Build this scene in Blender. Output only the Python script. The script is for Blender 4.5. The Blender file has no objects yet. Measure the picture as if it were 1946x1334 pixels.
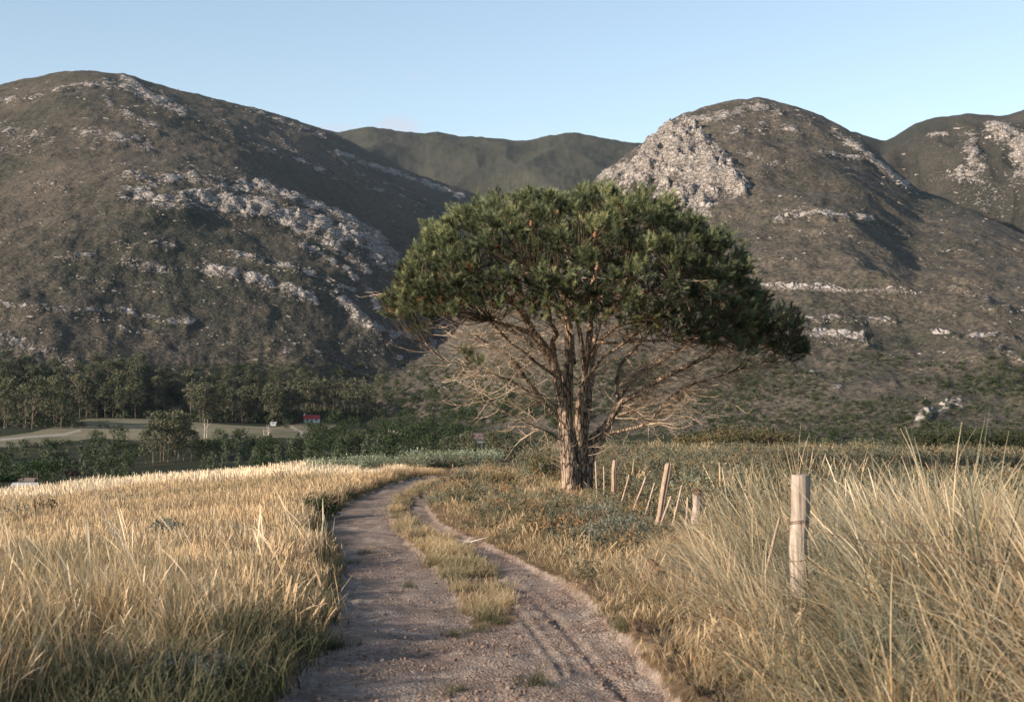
import bpy, math, random
import numpy as np
from mathutils import Vector
from math import radians, sin, cos, tan, atan2, pi

# ------------------------------------------------------------------ camera, sky, sun, exposure
sc = bpy.context.scene
COL = sc.collection
EYE = 1.7
PITCH = math.atan(48.0 / 2703.0)
cam_d = bpy.data.cameras.new('camera')
cam = bpy.data.objects.new('camera', cam_d)
COL.objects.link(cam)
sc.camera = cam
cam.location = (0, 0, EYE)
cam.rotation_euler = (pi / 2 + PITCH, 0, 0)
cam_d.lens = 50.0
cam_d.sensor_width = 36.0
cam_d.clip_start = 0.1
cam_d.clip_end = 30000
cam_d.dof.use_dof = True
cam_d.dof.focus_distance = 27.0
cam_d.dof.aperture_fstop = 4.5

SUN_EL, SUN_AZ = 18.5, -121.0          # azimuth clockwise from the viewing direction
w = bpy.data.worlds.new('World')
sc.world = w
w.use_nodes = True
wn = w.node_tree
sky = wn.nodes.new('ShaderNodeTexSky')
sky.sky_type = 'NISHITA'
sky.sun_disc = False
sky.sun_elevation = radians(SUN_EL)
sky.sun_rotation = radians(SUN_AZ)
sky.altitude = 100
sky.air_density = 1.0
sky.dust_density = 0.3
sky.ozone_density = 1.1
bg = wn.nodes['Background']
bg.inputs[1].default_value = 0.105
hs_n = wn.nodes.new('ShaderNodeHueSaturation'); hs_n.inputs['Saturation'].default_value = 0.88
wn.links.new(sky.outputs[0], hs_n.inputs['Color'])
# three faint wisps of evening cloud low over the far ridge
last = hs_n.outputs[0]
tc = wn.nodes.new('ShaderNodeTexCoord')
for (cu_, cv_, su_, sv_, col_, st_) in ((752, 240, 34, 12, (3.6, 3.5, 4.0, 1), .55), (635, 243, 42, 6, (3.3, 3.7, 4.4, 1), .6), (786, 144, 15, 7, (2.9, 3.5, 4.5, 1), .35)):
    d_ = Vector(((cu_ - 973) / 2703, 1.0, (715 - cv_) / 2703)).normalized()
    mp_ = wn.nodes.new('ShaderNodeVectorMath'); mp_.operation = 'SUBTRACT'; wn.links.new(tc.outputs['Generated'], mp_.inputs[0]); mp_.inputs[1].default_value = d_
    nz = wn.nodes.new('ShaderNodeTexNoise'); nz.inputs['Scale'].default_value = 55; nz.inputs['Detail'].default_value = 5; wn.links.new(tc.outputs['Generated'], nz.inputs['Vector'])
    ml_ = wn.nodes.new('ShaderNodeVectorMath'); ml_.operation = 'MULTIPLY'; wn.links.new(mp_.outputs[0], ml_.inputs[0]); ml_.inputs[1].default_value = (2703 / su_, 2703 / su_, 2703 / sv_)
    ln_ = wn.nodes.new('ShaderNodeVectorMath'); ln_.operation = 'LENGTH'; wn.links.new(ml_.outputs[0], ln_.inputs[0])
    a_ = wn.nodes.new('ShaderNodeMath'); a_.operation = 'SUBTRACT'; wn.links.new(nz.outputs['Fac'], a_.inputs[1]); a_.inputs[0].default_value = 1.45; 
    b_ = wn.nodes.new('ShaderNodeMath'); b_.operation = 'SUBTRACT'; b_.use_clamp = True; b_.inputs[0].default_value = 1.6
    q_ = wn.nodes.new('ShaderNodeMath'); q_.operation = 'MULTIPLY'; wn.links.new(ln_.outputs['Value'], q_.inputs[0]); wn.links.new(a_.outputs[0], q_.inputs[1]); wn.links.new(q_.outputs[0], b_.inputs[1])
    f_ = wn.nodes.new('ShaderNodeMath'); f_.operation = 'MULTIPLY'; wn.links.new(b_.outputs[0], f_.inputs[0]); f_.inputs[1].default_value = st_
    mx_ = wn.nodes.new('ShaderNodeMix'); mx_.data_type = 'RGBA'; wn.links.new(f_.outputs[0], mx_.inputs[0]); wn.links.new(last, mx_.inputs[6]); mx_.inputs[7].default_value = col_; last = mx_.outputs[2]
wn.links.new(last, bg.inputs[0])

sd = bpy.data.lights.new('sun', 'SUN')
sun = bpy.data.objects.new('sun', sd)
COL.objects.link(sun)
sd.energy = 4.9
sd.angle = radians(0.6)
sd.color = (1.0, 0.83, 0.66)
sun.rotation_euler = (pi / 2 - radians(SUN_EL), 0, -radians(SUN_AZ) + pi)   # checked against the sky below
sun.location = (-40, -20, 30)

_dir = Vector((sin(radians(SUN_AZ)) * cos(radians(SUN_EL)), cos(radians(SUN_AZ)) * cos(radians(SUN_EL)), sin(radians(SUN_EL))))
sun.rotation_euler = _dir.to_track_quat('Z', 'Y').to_euler()

vs = sc.view_settings
vs.view_transform = 'Standard'
vs.look = 'None'
vs.gamma = 1
vs.exposure = 0.95
sc.cycles.use_denoising = True
sc.cycles.denoiser = 'OPENIMAGEDENOISE'
sc.cycles.denoising_input_passes = 'RGB_ALBEDO_NORMAL'
sc.cycles.max_bounces = 5
sc.cycles.diffuse_bounces = 2
sc.cycles.glossy_bounces = 1
sc.cycles.transmission_bounces = 2
sc.cycles.volume_bounces = 0
sc.cycles.transparent_max_bounces = 4
sc.cycles.caustics_reflective = False
sc.cycles.caustics_refractive = False

# ------------------------------------------------------------------ projection helpers (photo pixels, 1946 x 1334)
F = 2703.0
CP, SP = cos(PITCH), sin(PITCH)

def ray(u, v):
    u = np.asarray(u, float); v = np.asarray(v, float)
    a = (u - 973.0) / F; b = -(v - 667.0) / F
    return a, CP - b * SP, SP + b * CP

def px2at(u, v):
    x, y, z = ray(u, v)
    h = np.hypot(x, y)
    return np.arctan2(x, y), z / h

def w2px(x, y, z):
    dz = z - EYE
    f = y * CP + dz * SP
    up = -y * SP + dz * CP
    f = np.where(np.abs(f) < 1e-6, 1e-6, f)
    u = 973.0 + F * x / f; v = 667.0 - F * up / f
    bad = f <= 0.05
    return np.where(bad, -99999, u), np.where(bad, 99999, v)

def P3(u, v, y):
    a, b, c = ray(u, v)
    t = y / b
    return np.array([a * t, y + 0 * a, EYE + c * t]).T

# ------------------------------------------------------------------ noise
def _hash(ix, iy, seed):
    h = (ix.astype(np.int64) * 374761393 + iy.astype(np.int64) * 668265263 + seed * 1442695041) & 0xffffffff
    h = ((h ^ (h >> 13)) * 1274126177) & 0xffffffff
    return (h ^ (h >> 16)) & 0xffffffff

def perlin(x, y, seed=0):
    x = np.asarray(x, float); y = np.asarray(y, float)
    ix = np.floor(x); iy = np.floor(y)
    fx = x - ix; fy = y - iy
    sx = fx * fx * fx * (fx * (fx * 6 - 15) + 10); sy = fy * fy * fy * (fy * (fy * 6 - 15) + 10)
    def g(ox, oy):
        a = _hash(ix + ox, iy + oy, seed) * (2 * pi / 4294967296.0)
        return np.cos(a) * (fx - ox) + np.sin(a) * (fy - oy)
    n0 = g(0, 0) * (1 - sx) + g(1, 0) * sx
    n1 = g(0, 1) * (1 - sx) + g(1, 1) * sx
    return (n0 * (1 - sy) + n1 * sy) * 1.5

def fbm(x, y, o=4, seed=0, gain=0.5):
    s = 0; a = 1.0
    for i in range(o):
        s = s + a * perlin(x, y, seed + i * 17)
        x = x * 2.03 + 11.3; y = y * 2.03 - 7.1; a *= gain
    return s

def ridged(x, y, o=4, seed=0):
    s = 0; a = 1.0
    for i in range(o):
        s = s + a * (1 - 2 * np.abs(perlin(x, y, seed + i * 13)))
        x = x * 2.07 + 5.3; y = y * 2.07 + 3.7; a *= 0.5
    return s

def sstep(a, b, x):
    t = np.clip((x - a) / (b - a), 0, 1)
    return t * t * (3 - 2 * t)

def inpoly(u, v, poly):
    u = np.asarray(u, float); v = np.asarray(v, float)
    c = np.zeros(u.shape, bool)
    n = len(poly); j = n - 1
    for i in range(n):
        xi, yi = poly[i]; xj, yj = poly[j]
        if yi != yj:
            c ^= ((yi > v) != (yj > v)) & (u < (xj - xi) * (v - yi) / (yj - yi) + xi)
        j = i
    return c

def polydist(u, v, pts):
    """distance to an open polyline"""
    d = np.full(np.shape(u), 1e9)
    for (x0, y0), (x1, y1) in zip(pts[:-1], pts[1:]):
        dx, dy = x1 - x0, y1 - y0
        L = dx * dx + dy * dy + 1e-9
        t = np.clip(((u - x0) * dx + (v - y0) * dy) / L, 0, 1)
        d = np.minimum(d, np.hypot(u - x0 - t * dx, v - y0 - t * dy))
    return d

rng = np.random.default_rng(7)
R = random.Random(11)

# ------------------------------------------------------------------ terrain
def interp(xs, ys):
    xs = np.array(xs, float); ys = np.array(ys, float)
    return lambda a: np.interp(a, xs, ys)

def az_of(u):
    return np.arctan2((np.asarray(u, float) - 973) / F, 1.0)

base_prof = interp([0, 7, 9, 11, 15.5, 20, 24, 30, 36, 50, 70, 90, 120, 400], [0, 0, -.04, -.2, -.5, -.68, -.8, -.87, -1.08, -1.5, -2.4, -3.3, -4.6, -16])
crest_f = interp([-pi, -1.2, -.36, az_of(500), az_of(850), az_of(1100), az_of(1250), az_of(1500), .5, 1.5, pi],
                 [300, 120, 50, 50, 52, 62, 76, 86, 95, 160, 300])

def near_h(az, r):
    x = r * np.sin(az); y = r * np.cos(az)
    C = crest_f(az)
    rr = np.minimum(r, C)
    # smooth the broken profile a little
    z = (base_prof(rr) + base_prof(rr * 1.06) + base_prof(rr * 0.94)) / 3
    back = sstep(1.0, 1.7, np.abs(az))
    z = z * (1 - 0.8 * back)
    left = np.clip(-x - 3, 0, 60) * sstep(9, 34, r) * 0.074 * (1 - back)
    z = z - left * np.minimum(1, 50 / np.maximum(r, 1))
    over = np.maximum(r - C, 0)
    z = z - 0.30 * (over ** 2 / (over + 14)) * (1 - 0.85 * back)
    # a bank on the right with the tall grass
    z = z + 0.30 * sstep(1.1, 3.2, x) * sstep(3, 8, r) * (1 - sstep(13, 22, r))
    return z

VALLEY = -26.3
LAY = {}
def layer(name, sil, D, Fo, p, n_amp, n_scale, seed, zf=VALLEY, vmax=760, bulge=0.0):
    a, t = px2at(np.array([s[0] for s in sil]), np.array([s[1] for s in sil]))
    aa = np.linspace(-0.75, 0.75, 500)
    tt = np.interp(aa, a, t)
    # fade out far outside the frame
    fade = 1 - sstep(0.5, 0.72, np.abs(aa))
    tt = tt * fade - 0.03 * (1 - fade)
    k = np.array([.25, .5, .25])
    ttp = np.convolve(np.pad(tt, 1, mode='edge'), k, 'valid')
    Da = np.interp(aa, az_of([q[0] for q in D]), [q[1] for q in D])
    Fa = np.interp(aa, az_of([q[0] for q in Fo]), [q[1] for q in Fo])
    H = ttp * Da + EYE
    L = dict(aa=aa, D=Da, F=Fa, H=H, p=p, na=n_amp, ns=n_scale, seed=seed, zf=zf)
    LAY[name] = L
    if name == 'left_top':                                         # its foot grows out of the spur's crest
        k_ = 1 - sstep(float(az_of(430)), float(az_of(800)), aa)
        L['zf'] = zf + (LAY['left_spur']['H'] * .93 - zf) * k_
        zf = L['zf']
        L['F'] = Fa = Fa + (LAY['left_spur']['D'] * .99 - Fa) * k_
    for it in range(3):
        s = np.linspace(0.5, 1.0, 60)[:, None]
        r = Fa + (Da - Fa) * s
        h = zf + (L['H'] - zf) * (1 - (1 - s) ** p) / 1.0
        m = ((h - EYE) / r).max(0)
        L['H'] = L['H'] - (m - ttp) * Da
    return L

def layer_h(L, az, r, detail=True):
    D = np.interp(az, L['aa'], L['D'], left=np.nan, right=np.nan)
    Fo = np.interp(az, L['aa'], L['F']); H = np.interp(az, L['aa'], L['H'])
    s = np.clip((r - Fo) / (D - Fo), 0, 1)
    zf = np.interp(az, L['aa'], L['zf']) if np.ndim(L['zf']) else L['zf']
    h = zf + (H - zf) * (1 - (1 - s) ** L['p'])
    beyond = np.maximum(r - D, 0)
    h = h - beyond * beyond / (beyond + 200) * 0.55
    h = np.where(r < Fo, zf - (Fo - r) * np.where(zf > VALLEY + 5, .6, .1), h)
    if detail:
        x = r * np.sin(az); y = r * np.cos(az)
        env = sstep(0, .25, s) * (1 - 0.88 * sstep(.45, 1.0, s)) * np.clip((H - zf) / 250, 0, 1)
        n = ridged(x / L['ns'], y / (L['ns'] * 1.5), 3, L['seed'])
        h = h + env * L['na'] * (n - .6)
        env2 = sstep(0, .1, s) * (1 - .5 * sstep(.8, 1, s))
        h = h + env2 * (fbm(x / 45, y / 60, 4, L['seed'] + 5, .6) * 3.0)
    return np.where(np.isnan(D), -300, h)

layer('left_spur',
      [(-1500, 470), (-600, 395), (0, 350), (120, 312), (230, 300), (330, 304), (450, 338), (560, 368), (680, 424), (745, 475), (778, 540), (812, 590), (852, 642), (900, 700), (960, 770), (1100, 860), (2600, 900)],
      [(-1500, 1500), (300, 1560), (500, 1540), (700, 1500), (850, 1440), (1000, 1400)],
      [(-1500, 820), (0, 880), (600, 960), (850, 1050), (1000, 1050)], 1.30, 9, 300, 3)
layer('left_top',
      [(-1500, 330), (-600, 260), (-200, 215), (0, 160), (60, 148), (120, 138), (165, 136), (225, 141), (245, 143), (270, 152), (330, 168), (430, 193), (475, 204), (520, 217), (560, 229), (640, 255), (700, 288), (790, 330), (900, 366), (1000, 425), (1100, 540), (1250, 700), (1400, 860), (2600, 900)],
      [(-1500, 2400), (200, 2400), (600, 2550), (900, 2700), (1200, 2500)],
      [(-1500, 1250), (0, 1300), (600, 1400), (900, 1500), (1200, 1500)], 1.15, 12, 420, 21)
layer('far',
      [(-1500, 420), (200, 300), (400, 262), (560, 238), (590, 241), (640, 253), (668, 250), (700, 241), (725, 245), (760, 252), (800, 257), (830, 254), (880, 264), (940, 268), (955, 267), (980, 271), (1010, 268), (1040, 260), (1085, 254), (1120, 258), (1150, 263), (1180, 269), (1215, 271), (1300, 285), (1500, 330), (2600, 600)],
      [(-1500, 4300), (2600, 4300)], [(-1500, 2700), (2600, 2700)], 1.5, 40, 600, 41, zf=60)
layer('right',
      [(-1500, 900), (300, 830), (450, 775), (560, 742), (630, 716), (740, 688), (790, 668), (850, 642), (900, 596), (1000, 490), (1100, 378), (1135, 340), (1180, 303), (1215, 280), (1262, 252), (1276, 228), (1300, 220), (1340, 205), (1370, 195), (1400, 190), (1425, 191), (1440, 186), (1455, 192), (1520, 206), (1560, 221), (1600, 240), (1640, 265), (1690, 312), (1740, 358), (1850, 402), (1946, 447), (2200, 520), (2600, 600), (4000, 760)],
      [(-1500, 1300), (400, 1260), (630, 1260), (850, 1240), (1000, 1400), (1135, 1700), (1430, 1980), (1580, 1930), (1690, 1720), (1850, 1450), (1946, 1320), (2200, 1200), (2600, 1150)],
      [(-1500, 1050), (400, 1000), (600, 960), (850, 780), (1100, 640), (1946, 560), (2600, 520)], 1.18, 11, 260, 61)
layer('right_back',
      [(-1500, 900), (1300, 700), (1500, 480), (1600, 400), (1650, 330), (1700, 283), (1740, 264), (1765, 257), (1800, 252), (1850, 240), (1890, 237), (1946, 232), (2100, 205), (2300, 240), (2600, 330)],
      [(-1500, 2700), (2600, 2700)], [(-1500, 1900), (2600, 1900)], 1.4, 60, 260, 81, zf=80)
layer('right_ridge',
      [(-1500, 900), (1300, 420), (1500, 300), (1590, 247), (1625, 246), (1650, 255), (1680, 267), (1700, 258), (1741, 233), (1785, 221), (1833, 215), (1860, 216), (1895, 221), (1918, 219), (1946, 207), (2100, 160), (2600, 260)],
      [(-1500, 3500), (2600, 3500)], [(-1500, 2700), (2600, 2700)], 1.4, 40, 400, 91, zf=100)
ORD = ['valley', 'left_spur', 'left_top', 'far', 'right', 'right_back', 'right_ridge']

def smax(a, b, k):
    h = np.clip(1 - np.abs(a - b) / k, 0, 1)
    return np.maximum(a, b) + h * h * k * 0.25

# polygons on the near ground in photo pixels ---------------------------------
TRACK = [(430, 1400), (520, 1334), (590, 1250), (612, 1200), (640, 1130), (655, 1080), (640, 1040), (622, 1010), (625, 985), (650, 960), (700, 938), (745, 920), (790, 908), (850, 903), (885, 906), (880, 915),
         (845, 928), (822, 945), (812, 968), (835, 995), (880, 1018), (930, 1038), (985, 1066), (1055, 1103), (1122, 1155), (1190, 1225), (1262, 1315), (1320, 1400), (2300, 2600), (-900, 2600)]
STRIP = [(905, 1190), (866, 1120), (806, 1060), (758, 1010), (738, 975), (750, 948), (800, 920), (850, 908), (868, 912), (800, 937), (772, 962), (778, 990), (830, 1016), (900, 1056), (950, 1105), (980, 1170), (965, 1190)]
RUTS = [([(973, 1098), (1067, 1181), (1141, 1263), (1190, 1312), (1260, 1400)], 6), ([(944, 1102), (1005, 1181), (1051, 1238), (1071, 1267)], 5),
        ([(677, 1098), (664, 1164), (644, 1209), (600, 1300)], 7)]

def terrain(az, r):
    x = r * np.sin(az); y = r * np.cos(az)
    zn = near_h(az, r)
    front = 1 - sstep(1.0, 1.6, np.abs(az))
    V = VALLEY + fbm(x / 160, y / 160, 3, 5) * 2.5 * sstep(150, 400, r) + 0.012 * np.maximum(r - 750, 0)
    # beyond the mountains the country falls a little, to a far flat horizon
    hs = [np.where(r > 60, V, -1e3)]
    m = r > 450
    for nme in ORD[1:]:
        h = np.full(r.shape, -300.0)
        if m.any():
            h[m] = layer_h(LAY[nme], az[m], r[m])
        hs.append(h)
    hs = np.array(hs)
    lab = hs.argmax(0)
    z = hs[0]
    for i in range(1, len(hs)):
        z = smax(z, hs[i], 26.0 if i == 2 else 8.0)
    rough = sstep(400, 900, r) * (lab > 0)
    z = z + rough * (fbm(x / 16, y / 20, 2, 77) * .7)
    lab = np.where(zn > z, 9, lab)
    z = smax(z, zn, 1.5) if False else np.maximum(z, zn)
    # fine relief of the near ground
    nr = (r < 130)
    z = z + np.where(nr, fbm(x / 1.3, y / 1.3, 3, 31) * 0.05 * sstep(2, 7, r), 0)
    return z, lab

fine = np.linspace(-0.40, 0.40, 860)
coarse_r = np.concatenate([np.linspace(0.40, 0.8, 30)[1:], np.linspace(0.8, pi, 60)[1:-1]])
AZ = np.concatenate([-coarse_r[::-1], fine, coarse_r])
def geo(a, b, q):
    n = int(math.log(b / a) / math.log(q)) + 1
    return np.geomspace(a, b, n)[:-1]
RR = np.concatenate([geo(0.6, 6, 1.05), geo(6, 60, 1.0058), geo(60, 560, 1.014), geo(560, 3300, 1.0034), geo(3300, 5000, 1.006), geo(5000, 24000, 1.12), [24000]])
NA, NR = len(AZ), len(RR)
GA, GR = np.meshgrid(AZ, RR, indexing='ij')
GZ, GL = terrain(GA, GR)
GX = GR * np.sin(GA); GY = GR * np.cos(GA)
GU, GV = w2px(GX, GY, GZ)
# track: ruts pressed in, banks raised
nearm = (GR < 80) & (np.abs(GA) < 1.3)
EW = np.where(nearm, fbm(GX / .35, GY / .35, 3, 23), 0) * 13 * np.clip((GV - 715) / 480, 0, 2)
intrack = nearm & inpoly(GU + EW, GV + EW * .5, TRACK)
instrip = nearm & inpoly(GU + EW * 1.5, GV + EW * .6, STRIP)
j0, j1 = np.searchsorted(RR, 4.0), np.searchsorted(RR, 60.0)
sl = (slice(None), slice(j0, j1))
bumpy = np.zeros_like(GZ)
tin = intrack & ~instrip
bumpy[sl] += np.where(tin[sl], -0.03 + fbm(GX[sl] / .25, GY[sl] / .3, 3, 19) * 0.014, np.where(instrip[sl], .03 - .06 * sstep(1040, 1170, GV[sl]), .03))
for pl, wd in RUTS:
    d = polydist(GU[sl], GV[sl], pl)
    sc_w = wd * (GV[sl] - 715) / 480
    bumpy[sl] += (.5 + .5 * perlin(GX[sl] / .5, GY[sl] / .5, 12)) * -0.014 * np.exp(-(d / np.maximum(sc_w, 2)) ** 2) + 0.008 * np.exp(-((d - 2.2 * sc_w) / np.maximum(sc_w, 2)) ** 2)
bumpy[sl] = np.where(np.abs(GA[sl]) < 0.6, bumpy[sl], 0)
# churned clods on the right edge of the track
EDGE = [(1090, 1110), (1160, 1165), (1230, 1230), (1300, 1310), (1360, 1390)]
d = polydist(GU[sl], GV[sl], EDGE)
bumpy[sl] += np.exp(-(d / 34) ** 2) * (0.03 + 0.05 * ridged(GX[sl] / .22, GY[sl] / .16, 2, 9)) * 0.8
# soften the edge of the track across the columns
for _ in range(2):
    bumpy[1:-1] = (bumpy[:-2] + 2 * bumpy[1:-1] + bumpy[2:]) / 4
GZ = GZ + bumpy
# rock bands on the mountains, photo pixels: polyline, half width, strength
ROCKS = [
 ([(0, 192), (60, 186), (130, 165), (200, 160)], 7, .6), ([(200, 160), (250, 165), (300, 190), (350, 212)], 13, .75), ([(235, 150), (265, 165)], 9, .9),
 ([(5, 250), (90, 268)], 24, .5), ([(200, 190), (260, 230), (300, 245)], 10, .6), ([(140, 250), (250, 265), (290, 280)], 13, .6), ([(0, 285), (60, 290)], 8, .5),
 ([(230, 330), (300, 345), (350, 335), (420, 345)], 17, .6), ([(240, 370), (330, 385), (420, 370), (480, 350), (520, 360)], 19, .75),
 ([(430, 390), (520, 400), (560, 420), (640, 440), (700, 460), (745, 500)], 22, .97), ([(380, 380), (450, 395)], 18, .85), ([(500, 355), (600, 390), (660, 415), (720, 450), (760, 500)], 10, .85),
 ([(60, 350), (130, 355)], 7, .5), ([(210, 460), (330, 470)], 11, .5), ([(130, 490), (180, 488)], 7, .6), ([(230, 500), (320, 515)], 12, .65),
 ([(380, 510), (450, 525), (520, 540), (600, 575)], 15, .75), ([(420, 480), (520, 500), (600, 520), (680, 560)], 8, .7), ([(560, 460), (640, 500), (700, 550), (720, 590)], 9, .7),
 ([(640, 560), (680, 600), (700, 620)], 13, .85), ([(0, 580), (120, 590), (230, 590), (300, 610), (370, 615)], 7, .65), ([(230, 625), (330, 645)], 6, .55), ([(0, 640), (100, 670), (140, 690)], 14, .55),
 ([(500, 650), (600, 670), (660, 700)], 16, .4), ([(700, 620), (760, 640), (820, 660)], 18, .65), ([(660, 640), (780, 690)], 10, .4), ([(100, 520), (200, 540), (330, 545)], 8, .4),
 ([(640, 290), (720, 320), (800, 345), (880, 375)], 6, .85), ([(480, 210), (560, 240), (620, 260)], 8, .55), ([(560, 300), (640, 340)], 7, .6), ([(520, 260), (600, 310)], 8, .5), ([(420, 230), (520, 290), (620, 320)], 7, .45), ([(640, 300), (700, 350), (800, 390)], 8, .45), ([(640, 340), (740, 370)], 4, .55),
 ([(680, 330), (770, 362)], 4, .5), ([(330, 215), (430, 250)], 9, .35), ([(0, 700), (200, 640)], 8, .25), ([(740, 520), (780, 580), (830, 640)], 12, .6), ([(800, 650), (850, 640)], 6, .5),
 ([(700, 470), (760, 540)], 14, .7), ([(560, 420), (640, 470), (700, 520)], 12, .7), ([(330, 600), (400, 615)], 5, .4), ([(340, 300), (400, 296)], 6, .3),
 ([(1215, 335), (1240, 265), (1300, 240)], 22, .8), ([(1230, 330), (1300, 300), (1340, 320), (1320, 390)], 42, 1.0), ([(1350, 335), (1410, 360)], 22, .9), ([(1290, 230), (1380, 222), (1440, 202), (1480, 220)], 13, .7), ([(1190, 345), (1250, 285), (1310, 262)], 28, 1.0), ([(1310, 255), (1350, 300), (1395, 350)], 26, .95), ([(1260, 370), (1330, 400)], 24, .95),
 ([(1380, 250), (1450, 240), (1520, 250)], 12, .55), ([(1140, 342), (1220, 300)], 16, .75), ([(1400, 290), (1480, 312)], 9, .55), ([(1500, 215), (1540, 235)], 8, .5),
 ([(1585, 250), (1640, 290), (1690, 330), (1730, 360)], 8, .9), ([(1560, 290), (1640, 305)], 5, .75), ([(1470, 418), (1560, 410), (1660, 418)], 7, .85), ([(1520, 395), (1640, 405)], 6, .35),
 ([(1430, 545), (1500, 548), (1600, 553), (1680, 550), (1760, 560)], 4, 1.0), ([(1480, 400), (1560, 385)], 8, .3), ([(1500, 612), (1620, 608), (1700, 615)], 7, .65), ([(1520, 635), (1640, 640)], 5, .85), ([(1560, 652), (1660, 655)], 3, .6),
 ([(1770, 637), (1860, 645), (1946, 640)], 5, .75), ([(1800, 540), (1880, 572)], 6, .5), ([(1860, 585), (1946, 592)], 4, .65), ([(1490, 712), (1550, 712)], 4, .55), ([(1560, 740), (1600, 738)], 4, .5),
 ([(1720, 765), (1760, 768)], 3, .8), ([(1745, 805), (1775, 790), (1800, 775)], 11, .95), ([(1800, 765), (1830, 772)], 7, .6), ([(1740, 570), (1820, 600)], 5, .4), ([(1900, 665), (1946, 690)], 6, .6), ([(1700, 730), (1800, 725)], 5, .4),
 ([(1500, 620), (1480, 650)], 8, .3), ([(1840, 262), (1860, 320), (1825, 335)], 20, .75), ([(1885, 250), (1930, 262), (1946, 330)], 20, .95), ([(1800, 330), (1900, 370), (1946, 340)], 18, .5), ([(1850, 385), (1910, 402)], 16, .4), ([(1762, 258), (1800, 255)], 5, .8),
 ([(760, 720), (900, 700), (980, 660)], 22, .22), ([(820, 730), (860, 745)], 8, .4), ([(880, 640), (980, 600)], 14, .35), ([(250, 700), (420, 712)], 5, .4)]

def rock_strength(u, v, wmin=0):
    s = np.zeros(np.shape(u))
    for pl, wd, st in ROCKS:
        if wd < wmin: continue
        us = [p[0] for p in pl]; vv = [p[1] for p in pl]
        m = (u > min(us) - 3 * wd) & (u < max(us) + 3 * wd) & (v > min(vv) - 3 * wd) & (v < max(vv) + 3 * wd)
        if m.any():
            d = polydist(u[m], v[m], pl)
            s[m] = np.maximum(s[m], st * np.exp(-(d / wd) ** 2 * 0.8))
    md = fbm(u / 26, v / 15, 3, 401)                                # broken by gullies and ledges of heath
    return s * np.clip(.92 + .62 * md, np.where(s > .85, .62, .15), 1.15)

rock = np.zeros_like(GZ)
fm = (GR > 500) & (np.abs(GA) < .45)
rock[fm] = rock_strength(GU[fm], GV[fm])
fx_, fy_ = GX[fm], GY[fm]
GZ[fm] += np.clip(rock[fm], 0, 1) * (ridged(fx_ / 30 + fy_ / 90, fy_ / 34, 4, 301) * 2.6 + np.abs(perlin(fx_ / 9, fy_ / 12, 302)) * 2.6)
cliff_ = np.clip(rock_strength(GU[fm], GV[fm], 17) - .5, 0, .5)
GZ[fm] += cliff_ * ridged(fx_ / 45, fy_ / 60, 3, 305) * np.where(GU[fm] > 1100, 14, 5)
GT = (GZ - EYE) / GR
GM = np.maximum.accumulate(GT, axis=1)

def zat(x, y):
    x = np.asarray(x, float); y = np.asarray(y, float)
    a = np.arctan2(x, y); r = np.hypot(x, y)
    fi = np.interp(a, AZ, np.arange(NA)); fj = np.interp(r, RR, np.arange(NR))
    i = np.clip(fi.astype(int), 0, NA - 2); j = np.clip(fj.astype(int), 0, NR - 2)
    ti = fi - i; tj = fj - j
    return (GZ[i, j] * (1 - ti) + GZ[i + 1, j] * ti) * (1 - tj) + (GZ[i, j + 1] * (1 - ti) + GZ[i + 1, j + 1] * ti) * tj

def hit(u, v, rmin=0):
    """where the sight line through photo pixel (u, v) meets the terrain -> x, y, z, ok"""
    a, t = px2at(u, v)
    i = np.clip(np.rint(np.interp(a, AZ, np.arange(NA))).astype(int), 0, NA - 1)
    out = np.zeros((len(i), 3)); ok = np.zeros(len(i), bool)
    for k in range(len(i)):
        row = GM[i[k]]
        j = np.searchsorted(row, t[k])
        if 0 < j < NR - 3:
            f = (t[k] - row[j - 1]) / max(row[j] - row[j - 1], 1e-9)
            r = RR[j - 1] + f * (RR[j] - RR[j - 1])
            out[k] = (r * sin(a[k]), r * cos(a[k]), EYE + t[k] * r); ok[k] = RR[j] < 5000
    return out, ok

# ------------------------------------------------------------------ mesh helpers
def new_mesh(name, V, faces, attrs=None, smooth=True):
    """faces: list of int arrays of shape (n, k)"""
    me = bpy.data.meshes.new(name)
    V = np.asarray(V, np.float32)
    faces = [np.asarray(f, np.int32) for f in faces if len(f)]
    me.vertices.add(len(V)); me.vertices.foreach_set('co', V.ravel())
    nl = sum(f.size for f in faces); nf = sum(len(f) for f in faces)
    me.loops.add(nl); me.polygons.add(nf)
    me.loops.foreach_set('vertex_index', np.concatenate([f.ravel() for f in faces]))
    sizes = np.concatenate([np.full(len(f), f.shape[1], np.int32) for f in faces])
    starts = np.concatenate([[0], np.cumsum(sizes)[:-1]]).astype(np.int32)
    me.polygons.foreach_set('loop_start', starts)
    me.polygons.foreach_set('use_smooth', np.full(nf, smooth))
    me.update(calc_edges=True)
    for k, a in (attrs or {}).items():
        at = me.attributes.new(k, 'FLOAT', 'POINT')
        at.data.foreach_set('value', np.asarray(a, np.float32))
    return me

def link(name, me, mat=None, parent=None):
    o = bpy.data.objects.new(name, me)
    COL.objects.link(o)
    if mat is not None and me is not None and not me.materials:
        me.materials.append(mat)
    if parent: o.parent = parent
    return o

def tag(o, label=None, cat=None, group=None, kind=None):
    if label: o['label'] = label
    if cat: o['category'] = cat
    if group: o['group'] = group
    if kind: o['kind'] = kind
    return o

def empty(name, loc):
    o = bpy.data.objects.new(name, None)
    COL.objects.link(o); o.location = loc; o.empty_display_size = .1
    return o

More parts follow.
